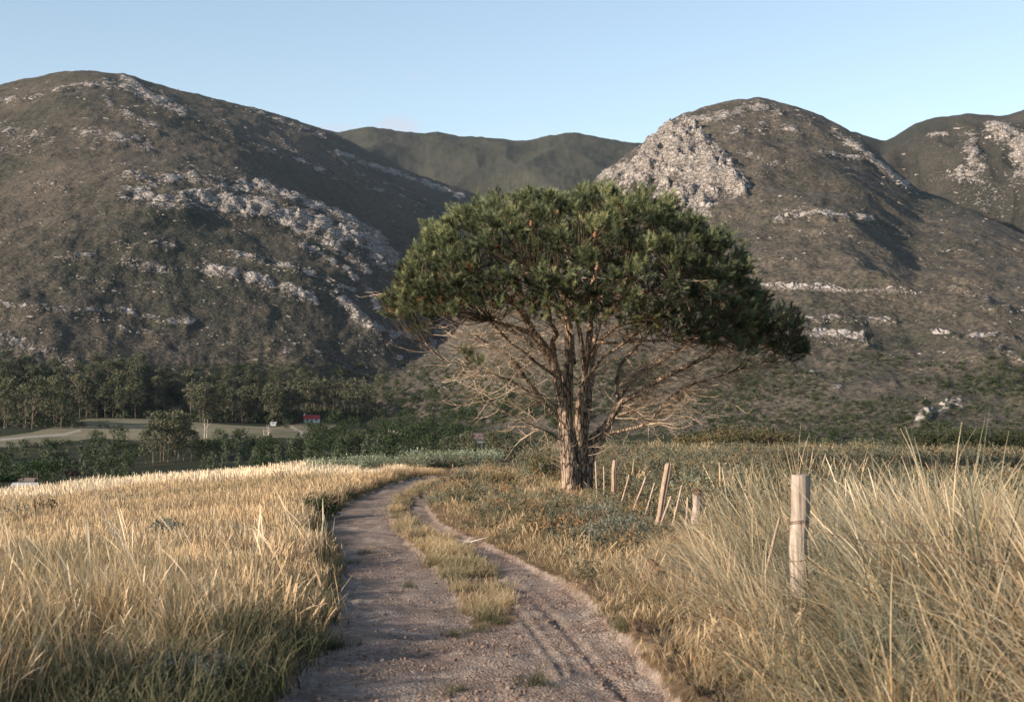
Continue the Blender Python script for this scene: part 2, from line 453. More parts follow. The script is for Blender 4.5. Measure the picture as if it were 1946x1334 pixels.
class MB:
    def __init__(s): s.V = []; s.Q = []; s.T = []; s.A = []; s.n = 0
    def add(s, V, Q=None, T=None, a=0.0):
        V = np.asarray(V, float).reshape(-1, 3)
        if Q is not None and len(Q): s.Q.append(np.asarray(Q) + s.n)
        if T is not None and len(T): s.T.append(np.asarray(T) + s.n)
        s.V.append(V); s.A.append(np.broadcast_to(np.asarray(a, float), (len(V),)).copy()); s.n += len(V)
    def tube(s, P, rad, k=6, a=0.0, cap=False, disp=None):
        P = np.asarray(P, float); n = len(P)
        rad = np.broadcast_to(np.asarray(rad, float), (n,))
        T = np.gradient(P, axis=0); T /= np.linalg.norm(T, axis=1)[:, None] + 1e-12
        ref = np.array([0.0, 0.0, 1.0]) if abs(T[:, 2].mean()) < 0.8 else np.array([0.0, 1.0, 0.0])
        B = np.cross(T, ref); B /= np.linalg.norm(B, axis=1)[:, None] + 1e-12
        N = np.cross(B, T)
        th = np.arange(k) * 2 * pi / k
        rr = rad[:, None] * np.ones((1, k))
        if disp is not None: rr = rr + disp(np.arange(n)[:, None], th[None, :])
        V = P[:, None] + rr[..., None] * (np.cos(th)[None, :, None] * B[:, None] + np.sin(th)[None, :, None] * N[:, None])
        i = np.arange(n - 1)[:, None] * k; j = np.arange(k)[None]; j2 = (j + 1) % k
        Q = np.stack([i + j, i + j2, i + k + j2, i + k + j], -1).reshape(-1, 4)
        V = V.reshape(-1, 3); T3 = []
        if cap:
            V = np.vstack([V, P[0], P[-1]]); c0 = n * k
            jj = np.arange(k); jn = (jj + 1) % k
            T3 = np.vstack([np.stack([np.full(k, c0), jn, jj], -1), np.stack([np.full(k, c0 + 1), (n - 1) * k + jj, (n - 1) * k + jn], -1)])
        s.add(V, Q, T3, a)
    def box(s, c, size, rz=0.0, a=0.0):
        c = np.asarray(c, float); h = np.asarray(size, float) / 2
        V = np.array([[x, y, z] for z in (-1, 1) for y in (-1, 1) for x in (-1, 1)], float) * h
        cr, sr = cos(rz), sin(rz)
        V = np.stack([V[:, 0] * cr - V[:, 1] * sr, V[:, 0] * sr + V[:, 1] * cr, V[:, 2]], -1) + c
        s.add(V, [[0, 2, 3, 1], [4, 5, 7, 6], [0, 1, 5, 4], [2, 6, 7, 3], [0, 4, 6, 2], [1, 3, 7, 5]], None, a)
    def mesh(s, name, smooth=True):
        V = np.vstack(s.V)
        return new_mesh(name, V, ([np.vstack(s.Q)] if s.Q else []) + ([np.vstack(s.T)] if s.T else []), {'tone': np.concatenate(s.A)}, smooth)
    def build(s, name, mat, parent=None, smooth=True):
        return link(name, s.mesh(name, smooth), mat, parent)

def spline(P, n):
    """Catmull-Rom through rows of P (any width), n samples"""
    P = np.asarray(P, float)
    Q = np.vstack([2 * P[0] - P[1], P, 2 * P[-1] - P[-2]])
    m = len(P) - 1
    t = np.linspace(0, m - 1e-9, n); i = t.astype(int); f = (t - i)[:, None]
    a, b, c, d = Q[i], Q[i + 1], Q[i + 2], Q[i + 3]
    return 0.5 * ((2 * b) + (c - a) * f + (2 * a - 5 * b + 4 * c - d) * f ** 2 + (3 * b - a - 3 * c + d) * f ** 3)

# ------------------------------------------------------------------ material helpers
class NT:
    def __init__(s, name, rough=0.9, spec=0.2):
        s.m = bpy.data.materials.new(name); s.m.use_nodes = True
        s.t = s.m.node_tree; s.b = s.t.nodes['Principled BSDF']
        s.out = s.t.nodes['Material Output']
        s.b.inputs['Roughness'].default_value = rough
        s.b.inputs['Specular IOR Level'].default_value = spec
    def n(s, typ, props=None, **ins):
        nd = s.t.nodes.new(typ)
        for k, v in (props or {}).items(): setattr(nd, k, v)
        for k, v in ins.items():
            key = k.replace('_', ' ')
            tgt = nd.inputs[int(k[1:])] if k[0] == 'i' and k[1:].isdigit() else nd.inputs[key]
            s.set(tgt, v)
        return nd
    def set(s, tgt, v):
        if isinstance(v, bpy.types.NodeSocket): s.t.links.new(v, tgt)
        else: tgt.default_value = v
    def math(s, op, a, b=0.0, clamp=False):
        return s.n('ShaderNodeMath', {'operation': op, 'use_clamp': clamp}, i0=a, i1=b).outputs[0]
    def ramp(s, f, stops):
        nd = s.n('ShaderNodeValToRGB', None, i0=f); cr = nd.color_ramp
        while len(cr.elements) < len(stops): cr.elements.new(0.5)
        for e, (p, c) in zip(cr.elements, stops):
            e.position = p; e.color = (*c, 1) if len(c) == 3 else c
        return nd.outputs[0]
    def mix(s, f, a, b, mode='MIX'):
        nd = s.n('ShaderNodeMix', {'data_type': 'RGBA', 'blend_type': mode})
        s.set(nd.inputs[0], f)
        for tgt, v in ((nd.inputs[6], a), (nd.inputs[7], b)):
            s.set(tgt, (*v, 1) if isinstance(v, tuple) and len(v) == 3 else v)
        return nd.outputs[2]
    def geo_pos(s): return s.n('ShaderNodeNewGeometry').outputs['Position']
    def noise(s, scale, detail=3, rough=.55, vec=None, dist=0.0, out='Fac'):
        nd = s.n('ShaderNodeTexNoise', None, Scale=scale, Detail=detail, Roughness=rough, Distortion=dist)
        s.t.links.new(vec or s.geo_pos(), nd.inputs['Vector'])
        return nd.outputs[out]
    def mapping(s, scale, rot=(0, 0, 0), vec=None):
        return s.n('ShaderNodeMapping', None, Scale=scale, Rotation=rot, Vector=vec or s.geo_pos()).outputs[0]
    def voro(s, scale, vec=None, feat='F1', out='Distance', rnd=1.0):
        nd = s.n('ShaderNodeTexVoronoi', {'feature': feat}, Scale=scale, Randomness=rnd)
        s.t.links.new(vec or s.geo_pos(), nd.inputs['Vector']); return nd.outputs[out]
    def attr(s, name): return s.n('ShaderNodeAttribute', {'attribute_name': name}).outputs['Fac']
    def rand(s): return s.n('ShaderNodeObjectInfo').outputs['Random']
    def bump(s, h, dist, strength=1.0):
        nd = s.n('ShaderNodeBump', None, Strength=strength, Distance=dist, Height=h)
        s.t.links.new(nd.outputs[0], s.b.inputs['Normal']); return nd
    def color(s, c): s.set(s.b.inputs['Base Color'], (*c, 1) if isinstance(c, tuple) and len(c) == 3 else c)
    def translucent(s, col, f):
        tr = s.n('ShaderNodeBsdfTranslucent'); s.set(tr.inputs[0], col)
        mx = s.n('ShaderNodeMixShader', None, i0=f)
        s.t.links.new(s.b.outputs[0], mx.inputs[1]); s.t.links.new(tr.outputs[0], mx.inputs[2])
        s.t.links.new(mx.outputs[0], s.out.inputs['Surface'])

def mat_mountain(name, veg_a, veg_b, veg_c, rock_gain=1.0, seedoff=0.0):
    m = NT(name, 0.95, 0.1)
    p = m.geo_pos()
    n1 = m.noise(0.004, 4, .6); n2 = m.noise(0.06, 4, .7); n3 = m.noise(0.35, 2, .6)
    base = m.ramp(m.math('ADD', m.math('MULTIPLY', n1, .55), m.math('MULTIPLY', n2, .45)), [(.34, veg_a), (.5, veg_b), (.66, veg_c)])
    base = m.mix(1.0, base, m.ramp(n3, [(.32, (.50, .52, .52)), (.5, (1, 1, 1)), (.68, (1.6, 1.5, 1.4))]), 'MULTIPLY')
    # rock: authored bands broken up by stretched noise (bedding)
    mp = m.mapping((0.075, 0.04, 0.17), (radians(14), radians(-10), 0))
    rn = m.noise(1.0, 8, .78, vec=mp)
    rr = m.attr('rock')
    th = m.math('ADD', m.math('MULTIPLY', rr, 1.35 * rock_gain), m.math('SUBTRACT', m.math('MULTIPLY', rn, 3.4), 2.32))
    mask = m.math('MULTIPLY', th, 5.0, True)
    # scattered small stones everywhere
    rcol = m.ramp(m.noise(0.12, 5, .75), [(.3, (.15, .13, .115)), (.5, (.33, .30, .27)), (.7, (.50, .46, .42))])
    ck = m.math('MULTIPLY', m.voro(1.0, vec=m.mapping((.16, .10, .20), (radians(14), radians(-10), 0)), feat='DISTANCE_TO_EDGE'), 7.0, True)
    rcol = m.mix(1.0, rcol, m.ramp(ck, [(0, (.35, .34, .34)), (.6, (1, 1, 1))]), 'MULTIPLY')
    m.color(m.mix(mask, base, rcol))
    hh = m.math('ADD', m.math('MULTIPLY', mask, m.math('ADD', m.noise(.10, 5, .7, dist=.8), m.math('MULTIPLY', ck, .5))), m.math('MULTIPLY', n3, .5))
    m.bump(hh, 3.2, .9)
    return m.m

M_left = mat_mountain('mountain_heath_brown', (.026, .032, .022), (.066, .058, .045), (.100, .083, .064))
M_right = mat_mountain('mountain_heath_dry', (.030, .035, .025), (.070, .062, .050), (.104, .090, .070))
M_far = mat_mountain('mountain_heath_green', (.034, .038, .028), (.047, .048, .037), (.064, .058, .046), 0.8)
M_back = mat_mountain('mountain_heath_dark', (.020, .024, .018), (.036, .035, .029), (.056, .050, .041))

def mat_valley():
    m = NT('valley_scrub_soil', .95, .1)
    c = m.ramp(m.noise(.03, 5, .65), [(.3, (.014, .020, .009)), (.5, (.026, .030, .015)), (.7, (.055, .05, .03))])
    m.color(c); m.bump(m.noise(.6, 4), .5, 1)
    return m.m
def mat_ground():
    m = NT('dry_soil_and_litter', .95, .1)
    c = m.ramp(m.noise(3.0, 6, .7), [(.3, (.06, .042, .028)), (.5, (.14, .10, .068)), (.7, (.23, .18, .13))])
    far = m.ramp(m.noise(.6, 4, .6), [(.35, (.7, .75, .6)), (.6, (1.1, 1.0, .9))])
    m.color(m.mix(1.0, c, far, 'MULTIPLY')); m.bump(m.noise(14, 5), .04, .8)
    return m.m
def mat_dirt():
    m = NT('pink_gravelly_dirt', .93, .15)
    big = m.noise(.75, 4, .6)
    c = m.ramp(m.noise(2.4, 6, .72), [(.30, (.12, .088, .068)), (.47, (.215, .165, .132)), (.62, (.30, .245, .20)), (.8, (.38, .325, .28))])
    red = m.math('MULTIPLY', m.math('SUBTRACT', m.voro(38, out='Distance'), .25), 4, True)
    pm = m.math('MULTIPLY', m.math('SUBTRACT', big, .50), 9, True)
    grit = m.voro(60, out='Color')
    gr = m.n('ShaderNodeSeparateColor', None, i0=grit).outputs[0]
    gcol = m.ramp(gr, [(.0, (.07, .042, .030)), (.4, (.15, .090, .066)), (.75, (.23, .17, .135)), (1, (.36, .31, .27))])
    c = m.mix(m.math('MULTIPLY', pm, .6), c, gcol)
    c = m.mix(m.math('MULTIPLY', m.math('GREATER_THAN', gr, .8), .35), c, (.40, .33, .28))
    m.color(c)
    h = m.math('ADD', m.math('MULTIPLY', m.noise(6, 6, .7), 1.0), m.math('MULTIPLY', m.noise(45, 3, .6), .5))
    h = m.math('SUBTRACT', h, m.math('MULTIPLY', m.voro(55), .35))
    m.bump(h, .045, .95)
    return m.m
def mat_meadow():
    m = NT('mown_meadow', .95, .1)
    c = m.ramp(m.noise(.02, 5, .65), [(.3, (.105, .100, .064)), (.5, (.165, .150, .100)), (.7, (.215, .19, .135))])
    st = m.noise(1.0, 3, .6, vec=m.mapping((.02, .4, .1), (0, 0, .5)))
    m.color(m.mix(1.0, c, m.ramp(st, [(.3, (.75, .8, .75)), (.7, (1.15, 1.1, 1.05))]), 'MULTIPLY')); m.bump(m.noise(1.5, 3), .15, .8)
    return m.m
M_valley = mat_valley(); M_ground = mat_ground(); M_dirt = mat_dirt(); M_meadow = mat_meadow()

# ------------------------------------------------------------------ terrain meshes (one height field, cut into its named parts)
MEADOW = [(-300, 842), (0, 830), (60, 822), (120, 806), (165, 796), (290, 794), (360, 802), (440, 808), (520, 812), (560, 806), (580, 800), (640, 806), (600, 838), (560, 832), (450, 832), (380, 838), (300, 842), (180, 832), (90, 846), (0, 850), (-300, 860)]
LANE = [(0, 836), (60, 830), (120, 826), (150, 818)]
LANE2 = [(535, 790), (545, 806), (560, 816), (572, 822), (566, 832)]
LOWER_FIELD = [(590, 852), (640, 856), (650, 866), (600, 870), (575, 860)]
fac = GL.copy()
cell = lambda A: A[:-1, :-1]
L = cell(fac)
U_, V_ = cell(GU), cell(GV)
lab = np.full(L.shape, 0)
lab[L == 9] = 1
lab[L == 0] = 2
lab[(L == 1) | (L == 2)] = 3
lab[L == 3] = 4
lab[L == 4] = 5
lab[(L == 5) | (L == 6)] = 6
lab[(cell(GR) > 5000)] = 2
lab[(L == 9) & (cell(GR) < 80) & (cell(tin))] = 7
vm = (lab == 2) & (cell(GR) > 500) & (cell(GR) < 1500)
lab[vm & (inpoly(U_, V_, MEADOW) | inpoly(U_, V_, LOWER_FIELD))] = 8
lane = vm & ((polydist(U_, V_, LANE) < 2.2) | (polydist(U_, V_, LANE2) < 2.6))
lab[lane] = 9
idx = np.arange(NA * NR).reshape(NA, NR)
VV = np.stack([GX, GY, GZ], -1).reshape(-1, 3)
# a quad per cell; the last column joins the first, so the sheet is closed all round
def cells(maskf):
    ii, jj = np.nonzero(maskf)
    return np.stack([idx[ii, jj], idx[ii, jj + 1], idx[ii + 1, jj + 1], idx[ii + 1, jj]], -1)
def structure(name, k, mat, extra=None):
    Q = cells(lab == k)
    if extra is not None: Q = np.vstack([Q] + extra)
    used, inv = np.unique(Q.ravel(), return_inverse=True)
    T = []
    me = new_mesh(name, VV[used], [inv.reshape(-1, 4)], {'rock': rock.reshape(-1)[used]})
    return tag(link(name, me, mat), kind='structure')
seam = np.stack([idx[-1, :-1], idx[-1, 1:], idx[0, 1:], idx[0, :-1]], -1)
structure('ground', 1, M_ground, [seam])
structure('valley', 2, M_valley)
structure('mountain_left', 3, M_left)
structure('mountain_far', 4, M_far)
structure('mountain_right', 5, M_right)
structure('mountain_back', 6, M_back)
structure('dirt_track', 7, M_dirt)
structure('meadow', 8, M_meadow)
ml = NT('pale_lane_dust', .95); ml.color((.26, .23, .19)); structure('lane', 9, ml.m)

# ------------------------------------------------------------------ scatter (for what nobody could count)
SRC = bpy.data.collections
def scatter(name, pts, rot, scl, idxs, meshes, label, cat):
    """one object of kind 'stuff': instances of small meshes on points"""
    src = bpy.data.collections.new(name + '_source')
    for k, me in enumerate(meshes):
        src.objects.link(bpy.data.objects.new('%s_clump_%02d' % (name, k), me))
    n = len(pts)
    me = bpy.data.meshes.new(name); me.vertices.add(n)
    me.vertices.foreach_set('co', np.asarray(pts, np.float32).ravel())
    for an, typ, key, arr in (('rot', 'FLOAT_VECTOR', 'vector', rot), ('scl', 'FLOAT_VECTOR', 'vector', scl), ('idx', 'INT', 'value', idxs)):
        a = me.attributes.new(an, typ, 'POINT')
        a.data.foreach_set(key, np.asarray(arr, np.int32 if typ == 'INT' else np.float32).ravel())
    o = bpy.data.objects.new(name, me); COL.objects.link(o)
    ng = bpy.data.node_groups.new(name, 'GeometryNodeTree')
    ng.interface.new_socket('Geometry', in_out='INPUT', socket_type='NodeSocketGeometry')
    ng.interface.new_socket('Geometry', in_out='OUTPUT', socket_type='NodeSocketGeometry')
    N = ng.nodes.new; Lk = ng.links.new
    gi = N('NodeGroupInput'); go = N('NodeGroupOutput'); mp = N('GeometryNodeMeshToPoints'); iop = N('GeometryNodeInstanceOnPoints')
    ci = N('GeometryNodeCollectionInfo'); ci.inputs['Collection'].default_value = src
    ci.inputs['Separate Children'].default_value = True; ci.inputs['Reset Children'].default_value = True
    Lk(gi.outputs[0], iop.inputs['Points']); Lk(ci.outputs[0], iop.inputs['Instance'])
    iop.inputs['Pick Instance'].default_value = True
    for an, typ, tgt in (('rot', 'FLOAT_VECTOR', 'Rotation'), ('scl', 'FLOAT_VECTOR', 'Scale'), ('idx', 'INT', 'Instance Index')):
        na = N('GeometryNodeInputNamedAttribute'); na.data_type = typ; na.inputs['Name'].default_value = an
        out = [s for s in na.outputs if s.name == 'Attribute' and s.enabled][0]
        if an == 'rot':
            er = N('FunctionNodeEulerToRotation'); Lk(out, er.inputs[0]); out = er.outputs[0]
        Lk(out, iop.inputs[tgt])
    Lk(iop.outputs[0], go.inputs[0])
    md = o.modifiers.new('scatter', 'NODES'); md.node_group = ng
    return tag(o, label, cat, kind='stuff')

# ---- grass clump meshes
def grass_clump(seed, n, h, spread, lean, curl, w, segs=4, head=0.0, head_w=3.0, hvar=.35, bend_dir=None):
    """n curved blades; tone attribute = blade random + height"""
    g = np.random.default_rng(seed)
    base = g.normal(0, spread * .5, (n, 2))
    hh = h * (1 - hvar * g.random(n))
    ang = g.random(n) * 2 * pi if bend_dir is None else g.normal(bend_dir, .6, n)
    ln = lean * (0.3 + g.random(n)); cu = curl * (.2 + 1.2 * g.random(n))
    t = np.linspace(0, 1, segs + 1)
    th = ln[:, None] + cu[:, None] * t[None] ** 1.5                     # angle from the vertical
    ds = hh[:, None] / segs
    out = np.concatenate([np.zeros((n, 1)), np.cumsum(np.sin(th[:, 1:]) * ds, 1)], 1)
    up = np.concatenate([np.zeros((n, 1)), np.cumsum(np.cos(th[:, 1:]) * ds, 1)], 1)
    X = base[:, 0, None] + out * np.cos(ang)[:, None]; Y = base[:, 1, None] + out * np.sin(ang)[:, None]; Z = up - .03
    wd = w * (.6 + .8 * g.random(n))[:, None] * (1 - t[None] ** 2 * .85)
    heads = g.random(n) < head
    hw = np.where((t > .72)[None] & heads[:, None], w * head_w * np.sin(pi * np.clip((t - .70) / .32, 0, 1))[None] + w * .3, wd)
    sa = ang + pi / 2 + g.normal(0, .9, n)
    dx = np.cos(sa)[:, None] * hw / 2; dy = np.sin(sa)[:, None] * hw / 2
    Lf = np.stack([X - dx, Y - dy, Z], -1); Rt = np.stack([X + dx, Y + dy, Z], -1)
    V = np.stack([Lf, Rt], 2).reshape(-1, 3)
    m = segs + 1
    b = (np.arange(n) * m * 2)[:, None]; k = np.arange(segs)[None] * 2
    Q = np.stack([b + k, b + k + 1, b + k + 3, b + k + 2], -1).reshape(-1, 4)
    hgt = np.repeat(np.broadcast_to(t[None], (n, m))[..., None], 2, -1).reshape(-1)
    rnd = np.repeat(g.random(n), m * 2)
    hd = np.repeat(((t > .7)[None] & heads[:, None])[..., None], 2, -1).reshape(-1).astype(float)
    return new_mesh('grass', V, [Q], {'hgt': hgt, 'rnd': rnd, 'head': hd}, smooth=False)

def mat_grass(name, base, mid, tips, head, trans=.2):
    """base / mid / tips: lists of two colours each, picked per blade; colour runs up the blade"""
    m = NT(name, .75, .15)
    h = m.attr('hgt'); r = m.attr('rnd'); io = m.rand()
    rv = m.math('FRACT', m.math('ADD', r, io))
    a = m.ramp(rv, [(0.0, base[0]), (1.0, base[1])])
    b = m.ramp(rv, [(i / max(1, len(mid) - 1), c) for i, c in enumerate(mid)])
    c = m.ramp(rv, [(i / max(1, len(tips) - 1), c) for i, c in enumerate(tips)])
    f1 = m.math('MULTIPLY', h, 2.6, True); f2 = m.math('MULTIPLY', m.math('SUBTRACT', h, .45), 2.2, True)
    col = m.mix(f2, m.mix(f1, a, b), c)
    col = m.mix(m.attr('head'), col, head)
    big = m.noise(.35, 3, .6)
    col = m.mix(1.0, col, m.ramp(big, [(.35, (.72, .76, .72)), (.5, (1, 1, 1)), (.65, (1.2, 1.14, 1.06))]), 'MULTIPLY')
    m.color(col); m.translucent(col, trans)
    return m.m

G_field = mat_grass('dry_field_grass', [(.07, .055, .022), (.11, .07, .03)], [(.24, .145, .068), (.31, .205, .105), (.11, .085, .052), (.26, .18, .10), (.10, .10, .065)], [(.40, .27, .145), (.54, .41, .26), (.22, .16, .095), (.46, .35, .21), (.20, .19, .13)], (.52, .39, .24))
G_pale = mat_grass('pale_crest_grass', [(.12, .09, .05), (.16, .11, .06)], [(.42, .30, .16), (.52, .38, .22)], [(.60, .47, .30), (.72, .58, .40)], (.74, .62, .45))
G_tall = mat_grass('tall_marram_grass', [(.045, .05, .03), (.09, .075, .04)], [(.085, .10, .07), (.32, .21, .10), (.11, .125, .085), (.42, .28, .14), (.10, .09, .055)], [(.19, .20, .145), (.58, .42, .23), (.25, .25, .18), (.70, .52, .31), (.22, .17, .10)], (.64, .52, .36))
G_green = mat_grass('green_bank_grass', [(.02, .03, .010), (.03, .04, .015)], [(.045, .060, .026), (.075, .082, .036), (.04, .05, .024)], [(.09, .105, .065), (.24, .20, .13), (.08, .095, .06)], (.3, .24, .13))  # dark green blades, the grass's own colour
G_silver = mat_grass('silver_green_tussock', [(.05, .055, .035), (.07, .07, .045)], [(.10, .12, .09), (.15, .16, .115), (.24, .18, .10), (.08, .09, .065)], [(.20, .22, .17), (.28, .28, .21), (.42, .32, .18), (.17, .19, .14)], (.45, .38, .27))
G_strip = mat_grass('pale_strip_grass', [(.09, .08, .045), (.14, .11, .06)], [(.27, .21, .12), (.37, .27, .15)], [(.44, .35, .21), (.56, .44, .28)], (.55, .46, .33))

G_gold = mat_grass('golden_bank_grass', [(.05, .05, .03), (.09, .07, .035)], [(.08, .095, .065), (.38, .24, .11), (.13, .14, .10), (.46, .31, .16), (.20, .13, .07), (.09, .105, .075)], [(.18, .19, .14), (.70, .55, .36), (.28, .27, .20), (.82, .68, .48), (.46, .33, .19), (.20, .21, .155)], (.8, .64, .42))
def V4(**k):
    return k
def clumps(mat, seeds, **k):
    out = []
    for s in seeds:
        me = grass_clump(s, **k); me.materials.append(mat); out.append(me)
    return out

def place(u_or_pts, zoff=0.0):
    p = u_or_pts
    z = zat(p[:, 0], p[:, 1]) + zoff
    return np.column_stack([p, z])

def rand_polar(n, a0, a1, r0, r1, power=1.0):
    """random points in a wedge of the near ground; power > 1 puts more of them close by"""
    a = rng.uniform(a0, a1, n); q = rng.random(n)
    if power == 1.0: r = np.sqrt(r0 * r0 + q * (r1 * r1 - r0 * r0))
    else: r = r0 * (r1 / r0) ** q
    return np.column_stack([r * np.sin(a), r * np.cos(a)])

def px_of(p3): return w2px(p3[:, 0], p3[:, 1], p3[:, 2])

LEFT_EDGE = [(-3000, 2600), (430, 1400), (520, 1334), (590, 1250), (612, 1200), (640, 1130), (655, 1080), (640, 1040), (622, 1010), (625, 985), (650, 960), (700, 938), (745, 920), (790, 908), (850, 903), (760, 878), (0, 700), (-6000, 700), (-6000, 2600)]
# right of the track: bounded by the fence line, beyond it the heath
FENCE_LINE = [(2300, 1500), (1800, 1300), (1519, 1130), (1400, 1060), (1323, 1015), (1262, 985), (1170, 945), (1125, 935), (1000, 915), (880, 903), (850, 896)]
def region(u, v):
    """0 field left, 1 track, 2 strip, 3 verge right (track to fence), 4 heath beyond the fence"""
    reg = np.full(u.shape, 3)
    reg[inpoly(u, v, TRACK)] = 1
    reg[inpoly(u, v, STRIP)] = 2
    lf = inpoly(u, v, LEFT_EDGE) & (reg == 3)
    reg[lf] = 0
    fu = np.array([p[0] for p in FENCE_LINE][::-1]); fv = np.array([p[1] for p in FENCE_LINE][::-1])
    ht = (reg == 3) & (v < np.interp(u, fu, fv)) & (u > 1000)
    reg[ht] = 4
    return reg

def rr_(n, lean=.12, yaw=None):
    return np.column_stack([rng.normal(0, lean, n), rng.normal(0, lean, n), rng.random(n) * 2 * pi if yaw is None else rng.normal(yaw[0], yaw[1], n)])
def sc_(n, lo, hi):
    s = rng.uniform(lo, hi, n); return np.column_stack([s, s, s * rng.uniform(.85, 1.15, n)])

def grass_patch(seed, tus, blades, R_, base_r, h, lean, curl, w, segs=5, head=0.0, head_w=3.0, hvar=.35, wind=(0, 9.0), tvar=.3):
    """a patch of many tussocks, each with its own lean, height and tone"""
    g = np.random.default_rng(seed); n = tus * blades
    tr_ = R_ * np.sqrt(g.random(tus)); ta = g.random(tus) * 2 * pi
    tdir = g.normal(wind[0], wind[1], tus); th_ = 1 - tvar * g.random(tus); tl = g.uniform(.3, 1.3, tus); tt = g.random(tus)
    k = np.repeat(np.arange(tus), blades)
    ba = g.random(n) * 2 * pi; br = base_r * np.sqrt(g.random(n)) * (.6 + .8 * tt[k])
    base = np.stack([tr_[k] * np.cos(ta[k]) + br * np.cos(ba), tr_[k] * np.sin(ta[k]) + br * np.sin(ba)], -1)
    # each blade leans partly outwards from its tussock, partly with the tussock
    vx = np.cos(ba) * .55 * br / base_r + np.cos(tdir[k]) * tl[k] + g.normal(0, .35, n)
    vy = np.sin(ba) * .55 * br / base_r + np.sin(tdir[k]) * tl[k] + g.normal(0, .35, n)
    ang = np.arctan2(vy, vx); mag = np.hypot(vx, vy)
    hh = h * th_[k] * (1 - hvar * g.random(n))
    ln = lean * mag * g.uniform(.4, 1.2, n); cu = curl * (.2 + 1.1 * g.random(n)) * np.clip(mag, .3, 1.3)
    t = np.linspace(0, 1, segs + 1)
    th = np.minimum(ln[:, None] + cu[:, None] * t[None] ** 1.5, 2.3)
    ds = hh[:, None] / segs
    out = np.concatenate([np.zeros((n, 1)), np.cumsum(np.sin(th[:, 1:]) * ds, 1)], 1)
    up = np.concatenate([np.zeros((n, 1)), np.cumsum(np.cos(th[:, 1:]) * ds, 1)], 1)
    X = base[:, 0, None] + out * np.cos(ang)[:, None]; Y = base[:, 1, None] + out * np.sin(ang)[:, None]; Z = up - .04
    wd = w * (.5 + g.random(n))[:, None] * (1 - t[None] ** 2 * .85)
    heads = g.random(n) < head
    hw = np.where((t > .72)[None] & heads[:, None], w * head_w * np.sin(pi * np.clip((t - .70) / .32, 0, 1))[None] + w * .3, wd)
    sa = ang + pi / 2 + g.normal(0, .9, n)
    dx = np.cos(sa)[:, None] * hw / 2; dy = np.sin(sa)[:, None] * hw / 2
    V = np.stack([np.stack([X - dx, Y - dy, Z], -1), np.stack([X + dx, Y + dy, Z], -1)], 2).reshape(-1, 3)
    m = segs + 1; b = (np.arange(n) * m * 2)[:, None]; q = np.arange(segs)[None] * 2
    Q = np.stack([b + q, b + q + 1, b + q + 3, b + q + 2], -1).reshape(-1, 4)
    hgt = np.repeat(np.broadcast_to(t[None], (n, m))[..., None], 2, -1).reshape(-1)
    rnd = np.repeat(np.clip(tt[k] * .75 + .25 * g.random(n), 0, 1), m * 2)
    hd = np.repeat(((t > .7)[None] & heads[:, None])[..., None], 2, -1).reshape(-1).astype(float)
    return new_mesh('grass', V, [Q], {'hgt': hgt, 'rnd': rnd, 'head': hd}, smooth=False)
def patches(mat, seeds, **k):
    out = []
    for q in seeds:
        me = grass_patch(q, **k); me.materials.append(mat); out.append(me)
    return out
def grid_pts(x0, x1, y0, y1, d):
    gx, gy = np.meshgrid(np.arange(x0, x1, d), np.arange(y0, y1, d)); n = gx.size
    gx = gx + (np.arange(gx.shape[0]) % 2)[:, None] * d / 2
    return np.column_stack([gx.ravel() + rng.uniform(-.3, .3, n) * d, gy.ravel() + rng.uniform(-.3, .3, n) * d])
def tilt(P, n, yaw=None):
    """lay patches along the local slope"""
    e = .5
    gx = (zat(P[:, 0] + e, P[:, 1]) - zat(P[:, 0] - e, P[:, 1])) / (2 * e); gy = (zat(P[:, 0], P[:, 1] + e) - zat(P[:, 0], P[:, 1] - e)) / (2 * e)
    yw = rng.random(n) * 2 * pi if yaw is None else rng.normal(yaw[0], yaw[1], n)
    # small tilt expressed about the world axes, then yaw about the patch axis (order XYZ)
    c, s_ = np.cos(yw), np.sin(yw)
    rx = gy * c - gx * s_; ry = -(gx * c + gy * s_)
    return np.column_stack([np.clip(rx, -.3, .3), np.clip(ry, -.3, .3), yw])

LEDGE = [(430, 1400), (520, 1334), (590, 1250), (612, 1200), (640, 1130), (655, 1080), (640, 1040), (622, 1010), (625, 985), (650, 960), (700, 938), (745, 920), (790, 908)]
def edge_m(P, u, v, line):
    """distance in metres from a ground line given in pixels"""
    h, ok = hit(np.array([q[0] for q in line], float), np.array([q[1] for q in line], float))
    return polydist(P[:, 0], P[:, 1], [tuple(q[:2]) for q in h])
# A: field on the left
P = place(grid_pts(-27, 3, 4, 54, .74)); u, v = px_of(P); rg = region(u, v)
r = np.hypot(P[:, 0], P[:, 1]); ed = edge_m(P, u, v, LEDGE); az_ = np.arctan2(P[:, 0], P[:, 1])
pn = fbm(P[:, 0] / 4, P[:, 1] / 4, 3, 55)
base = (rg == 0) & (r < 53) & (az_ > -.50) & (ed > .62)
crest = base & (r > 44.5 + pn * 2) & (u < 760)
tall = base & ~crest & (r < 13.0 + pn * 2.5)
m = base & ~crest & ~tall & (r < 27)
scatter('dry_grass', P[m], tilt(P[m], m.sum()), sc_(m.sum(), .8, 1.2) * (1 + .25 * pn[m])[:, None], rng.integers(0, 6, m.sum()),
        patches(G_field, range(6), tus=44, blades=10, R_=.62, base_r=.10, h=.44, lean=.18, curl=.5, w=.0068, segs=4, head=.6, head_w=2.6),
        'dry golden grass with seed heads covering the field left of the track', 'grass')
m = base & ~crest & (r >= 27)
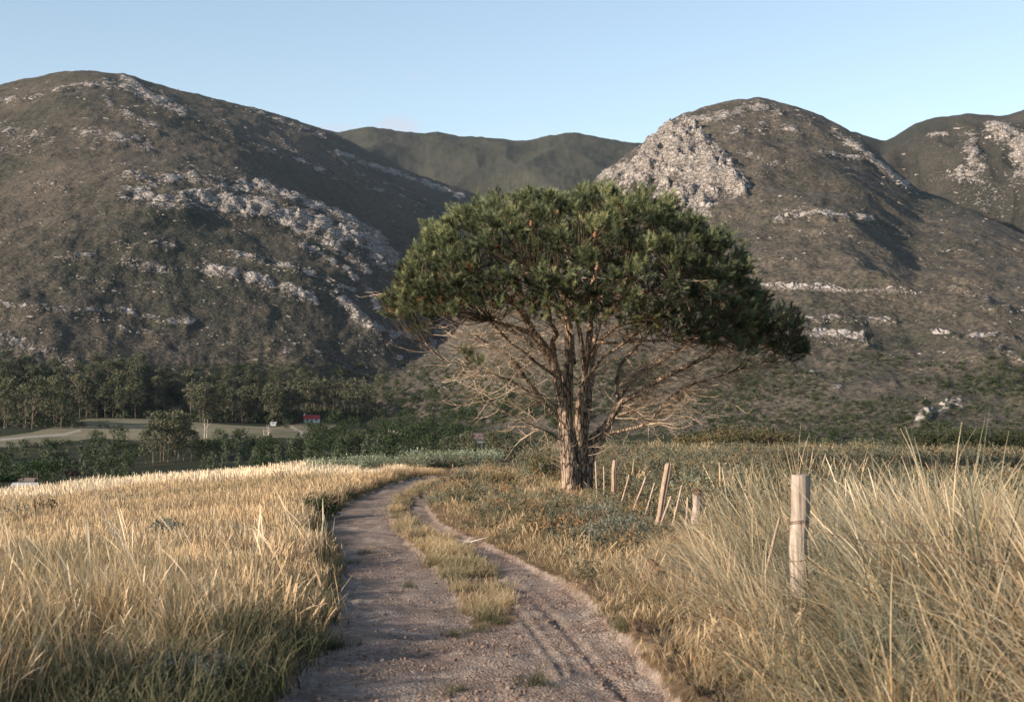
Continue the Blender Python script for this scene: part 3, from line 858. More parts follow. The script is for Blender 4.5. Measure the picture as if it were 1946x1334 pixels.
scatter('dry_grass', P[m], tilt(P[m], m.sum()), sc_(m.sum(), .8, 1.2) * (1 + .25 * pn[m])[:, None] * (1 - .5 * sstep(560, 700, u[m]) * sstep(34, 42, r[m]))[:, None], rng.integers(0, 5, m.sum()),
        patches(G_field, range(6, 11), tus=40, blades=7, R_=.64, base_r=.12, h=.44, lean=.14, curl=.35, w=.011, segs=3, head=.6, head_w=2.4),
        'orange tinted dry grass across the far half of the field', 'grass')
m = crest
low_ = lambda q: (1 - .5 * sstep(560, 700, u[q]) * sstep(34, 42, r[q]))[:, None]
scatter('pale_grass', P[m], tilt(P[m], m.sum()), sc_(m.sum(), .8, 1.2) * low_(m), rng.integers(0, 4, m.sum()),
        patches(G_pale, range(12, 16), tus=44, blades=7, R_=.66, base_r=.12, h=.56, lean=.12, curl=.3, w=.014, segs=4, head=.65, head_w=2.6),
        'pale bleached grass with upright seed heads along the crest of the field', 'grass')
Pe = place(grid_pts(-8, 1, 6, 44, .15)); ue, ve = px_of(Pe); re_ = region(ue, ve); ee = edge_m(Pe, ue, ve, LEDGE)
en = fbm(Pe[:, 0] / .8, Pe[:, 1] / .8, 2, 57)
m = (re_ == 0) & (ee < .75 + .3 * en) & (rng.random(len(Pe)) < .8)
gz = np.clip(np.where(Pe[m][:, 1] < 12, .75, .35) + ee[m] * .9, .35, 1) * (1 + .25 * en[m])
drym = (en[m] + rng.normal(0, .2, m.sum()) + 1.2 * (ee[m] - .45) > .0) & (Pe[m][:, 1] > 9)
scatter('green_verge_grass', Pe[m], rr_(m.sum(), .15), sc_(m.sum(), .75, 1.25) * gz[:, None], np.where(drym, rng.integers(4, 6, m.sum()), rng.integers(0, 4, m.sum())),
        clumps(G_green, range(20, 24), n=34, h=.36, spread=.16, lean=.30, curl=.9, w=.0075, segs=4) + clumps(G_field, range(24, 26), n=26, h=.44, spread=.16, lean=.2, curl=.6, w=.007, segs=4, head=.5),
        'short dark green grass fringing the left edge of the track', 'grass')
P = place(grid_pts(-8, 1, 3.6, 17, .58)); u, v = px_of(P); r = np.hypot(P[:, 0], P[:, 1]); pn = fbm(P[:, 0] / 3, P[:, 1] / 3, 3, 55)
ed = edge_m(P, u, v, LEDGE)
m = (region(u, v) == 0) & (ed > .5) & (r < 13.6 + pn * 2.5); P = P[m]; n = len(P)
scatter('tall_left_grass', P, tilt(P, n), sc_(n, .75, 1.1) * np.clip(.62 + ed[m] * .16, .6, 1)[:, None], np.where(rng.random(n) < .25, rng.integers(6, 8, n), rng.integers(0, 6, n)),
        patches(G_tall, range(30, 36), tus=24, blades=20, R_=.5, base_r=.10, h=.80, lean=.30, curl=1.25, w=.0056, segs=6, head=.06, head_w=2.2) +
        patches(G_green, range(36, 38), tus=22, blades=14, R_=.5, base_r=.10, h=.60, lean=.3, curl=1.0, w=.008, segs=5),
        'tall arching grey green and straw grass in the left foreground', 'grass')

# B: strip between the ruts and stray tufts on the track
P = place(rand_polar(40000, -.3, .12, 7.4, 48, 2)); u, v = px_of(P)
sn = fbm(P[:, 0] / .6, P[:, 1] / .6, 3, 33); m = inpoly(u, v, STRIP) & (sn + rng.normal(0, .2, len(P)) - .45 * sstep(1060, 1190, v) > -.06); P = P[m][:900]
scatter('strip_grass', P, rr_(len(P), .2), sc_(len(P), .40, .95), rng.integers(0, 4, len(P)),
        clumps(G_strip, range(40, 43), n=34, h=.24, spread=.17, lean=.35, curl=.9, w=.006, segs=4) + clumps(G_silver, [44], n=40, h=.22, spread=.15, lean=.35, curl=.8, w=.0045, segs=4),
        'pale short grass growing on the strip between the two wheel ruts', 'grass')
px_t = [(850, 1210), (1000, 1298), (850, 1312), (955, 1185), (940, 1165), (915, 1180), (900, 1200), (780, 1115), (640, 1230), (655, 1226), (610, 1236), (625, 1232), (690, 1052), (665, 1070), (645, 1085), (1165, 1165), (1190, 1185)]
hp, _ = hit(np.array([p[0] for p in px_t], float), np.array([p[1] for p in px_t], float))
hp = np.repeat(hp, 3, 0); hp[:, :2] += rng.normal(0, .06, (len(hp), 2)); hp[:, 2] = zat(hp[:, 0], hp[:, 1])
scatter('track_tufts', hp, rr_(len(hp), .2), sc_(len(hp), .3, .6), rng.integers(0, 2, len(hp)),
        clumps(G_green, [50, 51], n=50, h=.28, spread=.16, lean=.5, curl=.8, w=.005, segs=4), 'small green tufts of grass rooted in the bare track', 'grass')

# C: verge right of the track and the tall bank in the right foreground
REDGE = [(812, 968), (835, 995), (880, 1018), (930, 1038), (985, 1066), (1055, 1103), (1122, 1155), (1190, 1225), (1262, 1315), (1320, 1400), (1480, 1700)]
P = place(grid_pts(.3, 11, 4.2, 18, .52)); u, v = px_of(P); rg = region(u, v); r = np.hypot(P[:, 0], P[:, 1]); ed = edge_m(P, u, v, REDGE)
pn = fbm(P[:, 0] / 1.6, P[:, 1] / 1.6, 3, 66)
SQ, _ = hit(np.array([1236.]), np.array([1120.])); SX, SY = SQ[0, 0], SQ[0, 1]
near_stump = lambda Q, w_: (np.hypot((Q[:, 0] - SX + .12 * (SY - Q[:, 1])) / w_, (Q[:, 1] - SY + .45) / (w_ + .55)) < 1)
m = ~near_stump(P, .55) & ((rg == 3) | (rg == 4)) & (r < 16.5 + pn) & (ed > .55 + .12 * pn) & (u > 1215); P = P[m]; n = len(P)
hs_ = np.clip(.58 + ed[m] * .34, .45, 1.18) * (1 - .50 * sstep(1430, 1330, u[m]) * sstep(11, 14, r[m]))
scatter('bank_grass', P, tilt(P, n, (0, .5)) + np.column_stack([np.zeros(n), np.zeros(n), 1.0 * fbm(P[:, 0] / 1.5, P[:, 1] / 1.5, 2, 88)]),
        sc_(n, .75, 1.12) * hs_[:, None] * np.array([1, 1, 1.0]), np.where(rng.random(n) < .30, rng.integers(7, 10, n), rng.integers(0, 7, n)),
        patches(G_gold, range(60, 67), tus=11, blades=36, R_=.42, base_r=.10, h=1.12, lean=.62, curl=2.0, w=.0070, segs=8, wind=(pi, .9), head=0.0, head_w=2.0, tvar=.6) +
        patches(G_silver, range(67, 70), tus=12, blades=28, R_=.42, base_r=.10, h=.90, lean=.42, curl=1.5, w=.0066, segs=6, wind=(pi, 1.0)),
        'tall windswept straw and grey green grass on the right foreground bank', 'grass')
Pv = place(grid_pts(-5, 11, 6, 46, .19)); u, v = px_of(Pv); rg = region(u, v); r = np.hypot(Pv[:, 0], Pv[:, 1]); ed = edge_m(Pv, u, v, REDGE)
pn = fbm(Pv[:, 0] / 2.2, Pv[:, 1] / 2.2, 3, 66)
ver = (rg == 3) & (r < 44) & ~((r < 16) & (ed > 1.0) & (u > 1215)) & (ed > .0) & ~near_stump(Pv, .30)
vp = Pv[ver]; pv = pn[ver]; ev = ed[ver]
dry = (ev < .9 + .6 * pv) | (vp[:, 1] > 27 + 3 * pv) & (pv > -.25)
a = vp[dry & (rng.random(len(vp)) < .75)]; ea = ev[dry & (rng.random(len(vp)) < 2)][:len(a)]; n = len(a)
sel = (dry & (rng.random(len(vp)) < .8)) | (np.hypot(vp[:, 0], vp[:, 1]) < 17); a = vp[sel]; n = len(a)
scatter('verge_grass', a, rr_(n, .18), sc_(n, .55, 1.1) * np.clip(.40 + ev[sel] * .9, .3, 1)[:, None], rng.integers(0, 4, n),
        clumps(G_strip, [70, 71], n=30, h=.30, spread=.22, lean=.3, curl=.9, w=.006, segs=4) + clumps(G_field, [72, 73], n=26, h=.34, spread=.24, lean=.25, curl=.6, w=.0065, segs=4, head=.3),
        'short dry grass on the verge between the track and the pine', 'grass')
b = vp[~dry & (pv < .35) & (rng.random(len(vp)) < .45)]; n = len(b)
scatter('tussock_grass', b, rr_(n, .15), sc_(n, .6, 1.15), rng.integers(0, 4, n),
        clumps(G_silver, [75, 76, 77], n=46, h=.42, spread=.22, lean=.4, curl=1.0, w=.0062, segs=5) + clumps(G_tall, [78], n=34, h=.45, spread=.24, lean=.35, curl=1.1, w=.006, segs=5),
        'silver green tussock grass around the foot of the pine and the fence', 'grass')

# ------------------------------------------------------------------ leafy clumps: heath, bushes, flowering weeds
def leafy(seed, stems, leaves, h, spread, leaf, lw, tip_tone=0.0, up=.5, dome=True):
    """shrub of upright shoots carrying small leaves; tone attribute: 0..1"""
    g = np.random.default_rng(seed); V = []; Q = []; A = []; H = []; n = 0
    for s in range(stems):
        a = g.random() * 2 * pi; rad = spread * math.sqrt(g.random())
        top = h * (1 - .45 * (rad / spread) ** 2 if dome else 1) * g.uniform(.7, 1.08)
        bx, by = rad * .35 * cos(a), rad * .35 * sin(a); tx, ty = rad * cos(a) + g.normal(0, .03), rad * sin(a) + g.normal(0, .03)
        st = g.random()
        t = g.random(leaves) ** .65
        p = np.stack([bx + (tx - bx) * t, by + (ty - by) * t, top * t], -1) + g.normal(0, spread * .07, (leaves, 3))
        d = g.normal(0, 1, (leaves, 3)); d[:, 2] = np.abs(d[:, 2]) * up + up; d /= np.linalg.norm(d, axis=1)[:, None]
        sd = np.cross(d, g.normal(0, 1, (leaves, 3))); sd /= np.linalg.norm(sd, axis=1)[:, None] + 1e-9
        ll = leaf * g.uniform(.6, 1.3, leaves)[:, None]; ww = lw * g.uniform(.6, 1.3, leaves)[:, None]
        vv = np.stack([p, p + d * ll * .5 + sd * ww * .5, p + d * ll, p + d * ll * .5 - sd * ww * .5], 1).reshape(-1, 3)
        q = np.arange(leaves)[:, None] * 4 + np.arange(4)[None] + n
        V.append(vv); Q.append(q); n += 4 * leaves
        A.append(np.full(4 * leaves, st)); H.append(np.repeat(p[:, 2] / h, 4))
    return np.vstack(V), np.vstack(Q), np.concatenate(A), np.concatenate(H)

def leafy_mesh(name, mat, **k):
    V, Q, A, H = leafy(**k)
    me = new_mesh(name, V, [Q], {'rnd': A, 'hgt': H}, smooth=False); me.materials.append(mat); return me

def mat_leaf(name, cols, trans=.2, var=.25, nscale=.12):
    m = NT(name, .7, .2)
    rv = m.math('FRACT', m.math('ADD', m.attr('rnd'), m.rand()))
    c = m.ramp(rv, [(i / max(1, len(cols) - 1), q) for i, q in enumerate(cols)])
    big = m.noise(nscale, 3, .6)
    c = m.mix(1.0, c, m.ramp(big, [(.35, (1 - var,) * 3), (.65, (1 + var,) * 3)]), 'MULTIPLY')
    m.color(c); m.translucent(c, trans); return m.m

L_heath = mat_leaf('heath_leaves', [(.065, .078, .045), (.12, .13, .088), (.18, .185, .14), (.085, .095, .055), (.19, .12, .06), (.12, .13, .085), (.22, .165, .095)], nscale=.25, var=.35)
L_rust = mat_leaf('rusty_heath_leaves', [(.28, .16, .07), (.36, .22, .11), (.22, .14, .07)])
L_dark = mat_leaf('dark_bush_leaves', [(.03, .042, .018), (.055, .068, .03), (.04, .05, .024)])
L_olive = mat_leaf('olive_bush_leaves', [(.07, .075, .03), (.13, .12, .055), (.17, .12, .06), (.09, .09, .04)])
L_grey = mat_leaf('grey_shrub_leaves', [(.12, .135, .10), (.18, .19, .15), (.24, .24, .19)])
L_silver = mat_leaf('silver_woolly_leaves', [(.22, .26, .23), (.32, .36, .33), (.18, .22, .19)])
L_white = mat_leaf('white_flower_heads', [(.42, .43, .34), (.15, .18, .11), (.22, .24, .15), (.12, .15, .08)])
stem_m = NT('woody_stem', .9); stem_m.color((.16, .11, .08)); M_stem = stem_m.m

heath_m = [leafy_mesh('heath_bush', L_heath, seed=200 + i, stems=30, leaves=28, h=.62, spread=.50, leaf=.05, lw=.019) for i in range(5)] + \
          [leafy_mesh('heath_bush', L_rust, seed=210, stems=22, leaves=16, h=.55, spread=.34, leaf=.07, lw=.018)] + \
          [grass_clump(230, n=40, h=.75, spread=.4, lean=.15, curl=.4, w=.010, segs=4, head=.5)]
heath_m[6].materials.append(G_field)
P = place(rand_polar(30000, -.05, .52, 12, 98, 1.6)); u, v = px_of(P); rg = region(u, v); r = np.hypot(P[:, 0], P[:, 1])
a_ = np.arctan2(P[:, 0], P[:, 1])
m = (rg == 4) & (r < crest_f(a_) + 4) & (r > 16) & ~((u < 1380) & (r < 21 + np.clip((1330 - u) / 22, 0, 9)))
P = P[m][:8500]; n = len(P); r = np.hypot(P[:, 0], P[:, 1])
ii = rng.integers(0, 5, n); q = rng.random(n); pn = fbm(P[:, 0] / 5, P[:, 1] / 5, 2, 91)
ii = np.where(q < .07 + .1 * pn, 5, ii); ii = np.where((q > .97 - .18 * (r > 50) * (pn > .0)), 6, ii)
s3 = sc_(n, .65, 1.35) * (1 + .35 * pn)[:, None]
scatter('heath', P, rr_(n, .1), s3, ii, heath_m, 'low grey green heath shrubs covering the slope behind the fence', 'heath')

# undergrowth on the verge around the pine
vm_ = [leafy_mesh('verge_heath', L_heath, seed=240 + i, stems=20, leaves=16, h=.36, spread=.26, leaf=.055, lw=.018) for i in range(3)] + \
      [leafy_mesh('verge_heath', L_rust, seed=244 + i, stems=20, leaves=14, h=.42, spread=.24, leaf=.05, lw=.013) for i in range(2)]
q = rng.random(len(vp)) < .40
c = vp[(~dry | (rng.random(len(vp)) < .10)) & q]; c = c[np.hypot(c[:, 0], c[:, 1]) > 13]; n = len(c)
scatter('verge_heath', c, rr_(n, .12), sc_(n, .5, 1.1), np.where(rng.random(n) < .16, rng.integers(3, 5, n), rng.integers(0, 3, n)), vm_, 'small grey green and rusty heath plants on the verge under the pine', 'heath')

# flowering weeds on the crest where the track goes over
aa = az_of(rng.uniform(590, 950, 420)); rr = crest_f(aa) - rng.uniform(-1.5, 3.5, 420) * np.where(rng.random(420) < .5, .4, 1)
P = place(np.column_stack([rr * np.sin(aa), rr * np.cos(aa)])); n = len(P)
fl = [leafy_mesh('crest_weeds', L_heath, seed=250 + i, stems=22, leaves=14, h=.52, spread=.4, leaf=.08, lw=.035) for i in range(2)] + \
     [leafy_mesh('crest_weeds', L_white, seed=255 + i, stems=26, leaves=9, h=.66, spread=.4, leaf=.07, lw=.05, dome=False) for i in range(2)]
scatter('flowering_weeds', P, rr_(n, .1), sc_(n, .45, .85), rng.integers(0, 4, n), fl, 'pale grey green flowering weeds along the crest at the bend of the track', 'weeds')

# plume stems: long arching stalks with thick pale heads
pl_m = clumps(G_pale, [260, 261, 262, 263], n=3, h=1.35, spread=.16, lean=.12, curl=.75, w=.0042, segs=9, head=1.0, head_w=2.5, hvar=.3, bend_dir=pi)
Pp = []
for k in range(66):
    if k < 34: uu, rr0 = R.uniform(-40, 620), R.uniform(8.2, 14)
    else: uu, rr0 = R.uniform(1580, 1990), R.uniform(8.0, 12.5)
    a0 = float(az_of(uu)); Pp.append((rr0 * sin(a0), rr0 * cos(a0)))
P = place(np.array(Pp)); n = len(P)
scatter('plume_grass', P, rr_(n, .08, (0, .5)), sc_(n, .62, .92), rng.integers(0, 4, n), pl_m, 'long arching grass stalks with pale plumes above the foreground grass', 'grass')

def rock_mesh(seed, flat=.7, rough=.35):
    g = np.random.default_rng(seed)
    import bmesh
    bm = bmesh.new(); bmesh.ops.create_icosphere(bm, subdivisions=2, radius=1)
    V = np.array([v.co[:] for v in bm.verts]); T = np.array([[v.index for v in f.verts] for f in bm.faces]); bm.free()
    for k in range(9):                                            # cut by random planes: angular blocks
        nrm = g.normal(0, 1, 3); nrm /= np.linalg.norm(nrm); dd = g.uniform(.45, .85)
        t = V @ nrm; V = V - np.maximum(t - dd, 0)[:, None] * nrm
    V *= 1 + g.normal(0, .04, (len(V), 1))
    V[:, 2] *= flat
    return new_mesh('rock', V, [T], smooth=False)

def mat_rock(name, cols, nscale, bump):
    m = NT(name, .9, .2)
    m.color(m.mix(m.rand(), m.ramp(m.noise(nscale, 5, .7), [(.3, cols[0]), (.5, cols[1]), (.7, cols[2])]), cols[1]))
    m.bump(m.noise(nscale * 3, 4), bump, .8); return m.m
M_rock = mat_rock('pale_sandstone', [(.13, .115, .10), (.28, .25, .225), (.42, .385, .35)], .25, 1.0)
def with_mat(ms, mat):
    for q in ms: q.materials.append(mat)
    return ms
rocks = with_mat([rock_mesh(300 + i, .62) for i in range(6)], M_rock)
cu, cv = [], []
for pl, wd, st in ROCKS:
    for (x0, y0), (x1, y1) in zip(pl[:-1], pl[1:]):
        Ls = math.hypot(x1 - x0, y1 - y0); k = int((Ls + wd) * wd * 2.0 * st ** 1.4 * .24)
        t = rng.random(k); cu.append(x0 + (x1 - x0) * t + rng.normal(0, wd * .55, k)); cv.append(y0 + (y1 - y0) * t + rng.normal(0, wd * .55, k))
k = 26000                                                            # single blocks anywhere on the slopes
cu.append(rng.uniform(-100, 2050, k)); cv.append(rng.uniform(150, 760, k))
cu = np.concatenate(cu); cv = np.concatenate(cv)
hp, ok = hit(cu, cv); hr = np.hypot(hp[:, 0], hp[:, 1])
bn = perlin(hp[:, 0] / 28, hp[:, 2] / 9, 5); cr_ = rock_strength(cu, cv)
ok &= (hr > 700) & (hr < 3000) & ((bn > -.25) | (rng.random(len(hp)) < .2)) & (rng.random(len(hp)) < .05 + .95 * np.clip(perlin(hp[:, 0] / 70 + hp[:, 1] / 90, hp[:, 2] / 7.5, 15) * 1.7 - .30, 0, 1) + cr_ * .9); hp = hp[ok]; hr = hr[ok]; n = len(hp)
s = (.24 + rng.exponential(.21, n).clip(0, 1.8)) * hr / 1500 * 1.3
s *= np.where(cr_[ok] < .12, 1.45, 1.0)
s3 = np.column_stack([s * rng.uniform(1.0, 2.8, n), s * rng.uniform(.7, 1.2, n), s * rng.uniform(.5, 1.0, n)])
scatter('mountain_rocks', hp, np.column_stack([rng.normal(0, .3, n), rng.normal(.2, .25, n), rng.normal(0, .45, n)]), s3, rng.integers(0, 6, n), rocks,
        'pale sandstone blocks and ledges breaking out of the mountain slopes', 'rocks')

# small stones on the track
gm = with_mat([rock_mesh(320 + i, .6) for i in range(4)], mat_rock('track_gravel', [(.11, .066, .05), (.19, .135, .105), (.32, .27, .235)], 9, .002))
P = place(rand_polar(60000, -.26, .22, 6.8, 22, 2)); u, v = px_of(P)
m = inpoly(u, v, TRACK); P = P[m]; gp = fbm(P[:, 0] / .9, P[:, 1] / .9, 2, 71)
P = P[rng.random(len(P)) < np.clip(.35 + gp, .08, 1)]; n = len(P)
s = .0032 + .009 * rng.random(n) ** 8 * 2
scatter('gravel', P, rng.random((n, 3)) * 3, np.column_stack([s, s, s]) * rng.uniform(.7, 1.3, (n, 3)), rng.integers(0, 4, n), gm, 'reddish and pale gravel lying on the dirt track', 'gravel')

# ------------------------------------------------------------------ the stone pine
def mat_bark():
    m = NT('pine_bark', .9, .15)
    p = m.geo_pos()
    v = m.voro(1.0, vec=m.n('ShaderNodeVectorMath', {'operation': 'ADD'}, i0=m.mapping((13, 13, 2.4)), i1=m.n('ShaderNodeVectorMath', {'operation': 'SCALE'}, i0=m.noise(4, 3, out='Color'), Scale=.8).outputs[0]).outputs[0], feat='DISTANCE_TO_EDGE')
    crack = m.math('MULTIPLY', v, 8.0, True)
    plate = m.ramp(m.noise(9, 4, .7), [(.3, (.17, .12, .085)), (.5, (.29, .215, .16)), (.7, (.41, .32, .25))])
    low = m.mix(crack, (.045, .028, .02), plate)
    z = m.n('ShaderNodeSeparateXYZ', None, i0=p).outputs[2]
    hi = m.ramp(m.noise(12, 4, .6), [(.3, (.30, .18, .105)), (.55, (.47, .33, .21)), (.75, (.56, .44, .31))])
    f = m.math('MULTIPLY', m.math('SUBTRACT', m.math('ADD', z, m.math('MULTIPLY', m.noise(2.5), 1.5)), 2.4), .5, True)
    m.color(m.mix(f, low, m.mix(m.math('MULTIPLY', crack, 1.0, True), (.11, .055, .03), hi)))
    m.bump(crack, .03, .9); return m.m
M_bark = mat_bark()
tw = NT('dead_twig_wood', .85, .1); tw.color(tw.ramp(tw.noise(3, 3), [(.3, (.26, .18, .12)), (.5, (.42, .32, .23)), (.7, (.56, .46, .36))])); M_twig = tw.m
def mat_needles():
    m = NT('pine_needles', .55, .3)
    t = m.attr('tone'); 
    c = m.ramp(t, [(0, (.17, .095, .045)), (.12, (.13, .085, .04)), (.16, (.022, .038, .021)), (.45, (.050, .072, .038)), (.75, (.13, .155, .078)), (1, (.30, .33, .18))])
    big = m.noise(1.1, 3, .6)
    c = m.mix(1.0, c, m.ramp(big, [(.35, (.8, .85, .85)), (.65, (1.25, 1.15, 1.0))]), 'MULTIPLY')
    m.color(c); m.translucent(c, .25); return m.m
M_needle = mat_needles()

TY = 30.0
def L3(pts): return np.array([P3(p[0], p[1], TY + p[2]) for p in pts])
def limb_path(pts, n, r0, r1, seed, wob=.03):
    P = spline(L3(pts), n)
    g = np.random.default_rng(seed); t = np.linspace(0, 1, n)
    env = np.sin(pi * np.clip(t * 1.2, 0, 1)) * .6 + .4 * t
    for ax in range(3): P[:, ax] += wob * env * np.interp(t, np.linspace(0, 1, max(4, n // 5)), g.normal(0, 1, max(4, n // 5)))
    return P, r0 + (r1 - r0) * t ** .85
LIMBS = [  # points (u, v, depth offset in metres), start and end radius
 ([(1072, 790, 0), (1055, 700, -.1), (1031, 656, -.3), (1007, 617, -.5), (985, 587, -.8), (955, 558, -1.2), (905, 520, -1.6)], .125, .05),
 ([(1079, 770, .1), (1080, 700, .15), (1082, 650, .3), (1080, 600, .2), (1068, 555, 0), (1055, 500, -.3)], .13, .05),
 ([(1055, 694, 0), (1053, 655, -.3), (1057, 632, -.5), (1043, 593, -.9), (1031, 555, -1.3), (1015, 510, -1.9)], .07, .03),
 ([(1036, 665, -.3), (997, 627, -.5), (930, 608, -.7), (858, 584, -.6), (815, 562, -.5), (790, 550, -.3)], .055, .022),
 ([(1100, 800, -.05), (1101, 766, -.1), (1108, 713, -.1), (1117, 660, 0), (1122, 608, .1), (1125, 560, .2), (1135, 500, .5)], .105, .05),
 ([(1108, 838, .1), (1118, 752, .3), (1126, 718, .6), (1132, 650, 1.1), (1150, 590, 1.7), (1175, 530, 2.3)], .10, .04),
 ([(1122, 640, .1), (1125, 590, -.2), (1140, 570, -.5), (1165, 555, -1.0), (1200, 520, -1.6)], .06, .03),
 ([(1118, 690, 0), (1146, 641, -.2), (1180, 617, -.5), (1218, 601, -.9), (1271, 581, -1.5), (1320, 555, -2.0)], .055, .025),
 ([(1124, 668, 0), (1141, 651, -.4), (1180, 651, -.8), (1228, 649, -1.0), (1324, 644, -1.2), (1390, 615, -1.2)], .035, .018),
 ([(1132, 829, .3), (1161, 800, .2), (1180, 766, .1), (1228, 737, -.2), (1300, 699, -.4), (1372, 661, -.4), (1440, 625, -.2)], .085, .03),
 ([(1150, 825, .3), (1218, 809, -.1), (1266, 766, -.3), (1300, 737, -.5), (1380, 708, -.4), (1460, 688, -.1)], .05, .02),
 ([(1140, 830, .4), (1165, 790, .9), (1185, 740, 1.4), (1230, 700, 1.8), (1300, 660, 2.2), (1390, 610, 2.4)], .12, .04),
 ([(1175, 770, .5), (1172, 725, .6), (1190, 680, .8), (1225, 640, 1.1), (1280, 590, 1.6)], .055, .03),
 ([(1063, 800, 0), (1026, 752, -.2), (988, 704, -.6), (954, 670, -.9), (905, 640, -1.2)], .055, .02),
 ([(1060, 775, 0), (1036, 758, -.4), (988, 733, -.8), (930, 709, -1.1), (844, 685, -1.3)], .035, .008),
 ([(1068, 838, 0), (1050, 828, -.2), (1012, 806, -.5), (960, 780, -.8), (925, 762, -1.0)], .026, .006),
 ([(1078, 730, .2), (1040, 680, .9), (990, 640, 1.6), (930, 600, 2.2), (880, 560, 2.6)], .07, .03),
 ([(1090, 690, .3), (1085, 640, 1.2), (1060, 590, 2.2), (1030, 540, 3.0)], .065, .03),
 ([(1110, 700, -.1), (1105, 640, -.9), (1090, 590, -1.8), (1090, 545, -2.6), (1100, 500, -3.0)], .06, .03),
 ([(1168, 560, -1.0), (1200, 560, -1.6), (1250, 545, -2.4), (1290, 530, -2.9)], .035, .02),
 ([(1110, 730, .2), (1150, 680, -.6), (1200, 640, -1.6), (1250, 610, -2.4)], .045, .02),
 ([(1062, 720, -.1), (1020, 690, -.9), (970, 650, -1.8), (930, 610, -2.4)], .04, .018),
]
pine_base = zat(np.array([1.35]), np.array([30.0]))[0]
pine = empty('stone_pine', (P3(1095, 945, 30)[0], 30.0, pine_base))
tag(pine, 'large umbrella shaped stone pine with twin trunks beside the bend of the dirt track', 'tree')
OFF = np.array(pine.location)
def bark_disp(seed, amp, length, k=1.0):
    def f(i, th):
        x = np.cos(th) * 2.2; y = np.sin(th) * 2.2
        s = i * length
        a = 1 - np.abs(perlin(x * 2.2 + .25 * np.sin(s * 3) + 0 * s, s * 2.0 + y * 2.2, seed)) * 2
        b = perlin(x * 5 + 3, y * 5 + s * 5, seed + 3)
        flare = np.exp(-s / .22) * .09 * (1 + .5 * np.cos(3 * th + seed))
        return (a - .5) * amp + b * amp * .45 + flare * k
    return f
def trunk(pts, rads, seed, flare=1.0):
    n = 110; Pt = spline(L3(pts), n) - OFF
    rad = np.interp(np.linspace(0, 1, n), np.linspace(0, 1, len(rads)), rads)
    Ln = np.linalg.norm(np.diff(Pt, axis=0), axis=1).sum() / n
    b = MB(); b.tube(Pt, rad, 44, disp=bark_disp(seed, .020, Ln, flare)); return b
base_v = lambda u, dy: None
b = trunk([(1087, 962, -.05), (1084, 920, -.02), (1081, 880, 0), (1077, 840, 0), (1074, 800, 0), (1072, 770, 0), (1064, 735, -.05)], [.175, .165, .160, .158, .15, .14, .115], 5)
b.build('trunk', M_bark, pine)
b = trunk([(1110, 950, .35), (1111, 915, .35), (1113, 885, .33), (1119, 860, .3), (1132, 838, .3), (1148, 815, .35)], [.165, .155, .155, .165, .15, .11], 8)
tr2 = b.build('trunk', M_bark, pine); tr2['label'] = 'shaded darker trunk that forks low to the right'
# the middle stem grows out of the fork
nodes = []; nrad = []
for k, (pts, r0, r1) in enumerate(LIMBS):
    n = 12 + 6 * len(pts)
    Pt, rad = limb_path(pts, n, r0 * .9, r1, 400 + k)
    if k == 4:
        ext = spline(L3([(1103, 880, .15), (1101, 840, .05), (1100, 800, -.05)]), 10)[:-1]; Pt = np.vstack([ext, Pt]); rad = np.concatenate([np.full(9, .10), rad])
    if k == 5:
        ext = spline(L3([(1112, 875, .3), (1108, 838, .1)]), 6)[:-1]; Pt = np.vstack([ext, Pt]); rad = np.concatenate([np.full(5, .11), rad])
    b = MB(); kk = 16 if r0 > .06 else 9
    nn = max(len(Pt) * 3, 12); P2 = spline(Pt, nn); r2 = np.interp(np.linspace(0, 1, nn), np.linspace(0, 1, len(rad)), rad)
    b.tube(P2 - OFF, r2, kk, disp=(bark_disp(30 + k, .010, .04, 0) if r0 > .06 else None))
    b.build('branch', M_bark, pine)
    nodes.append(Pt[3:]); nrad.append(rad[3:])
limb_nodes = np.vstack(nodes); limb_rad = np.concatenate(nrad)

TOP = [(750, 591), (764, 568), (780, 546), (790, 516), (800, 482), (820, 454), (848, 430), (886, 415), (930, 399), (997, 390), (1065, 390), (1122, 383), (1180, 386), (1237, 393), (1285, 412), (1330, 436), (1368, 472), (1392, 521), (1415, 566), (1440, 606)]
RIM = [(736, 575), (760, 585), (800, 588), (860, 585), (920, 578), (980, 584), (1050, 596), (1150, 598), (1200, 612), (1300, 632), (1380, 650), (1445, 665)]
tu = np.array([p[0] for p in TOP], float); tv = np.array([p[1] for p in TOP], float)
ru = np.array([p[0] for p in RIM], float); rv = np.array([p[1] for p in RIM], float)
cg = np.random.default_rng(99)
def skin(n, inner=0.0):
    u = cg.uniform(746, 1440, n); phi = cg.uniform(-pi / 2, pi / 2, n)
    q = (u - 1092) / 357
    Dy = 4.1 * np.sqrt(np.clip(1 - q * q, .015, 1))
    top = P3(u, np.interp(u, tu, tv) + 9, 30.0)[:, 2]; rim = P3(u, np.interp(u, ru, rv) - 8, 30.0)[:, 2]
    dy = np.sin(phi) * Dy
    z = rim + (top - rim) * np.cos(phi) ** .75
    x = P3(u, np.full(n, 500.0), 30.0)[:, 0]
    N = np.stack([q * 1.1, np.sin(phi) * .9, np.cos(phi) + .15], -1); N /= np.linalg.norm(N, axis=1)[:, None]
    P = np.stack([x, 30 + dy, z], -1)
    lump = perlin(x * 1.0, dy * 1.0 + z * .9, 61) * .22 + perlin(x * 2.2, dy * 2.2 + z * 1.8, 62) * .12
    P = P + N * (lump - inner)[:, None]
    return P, N
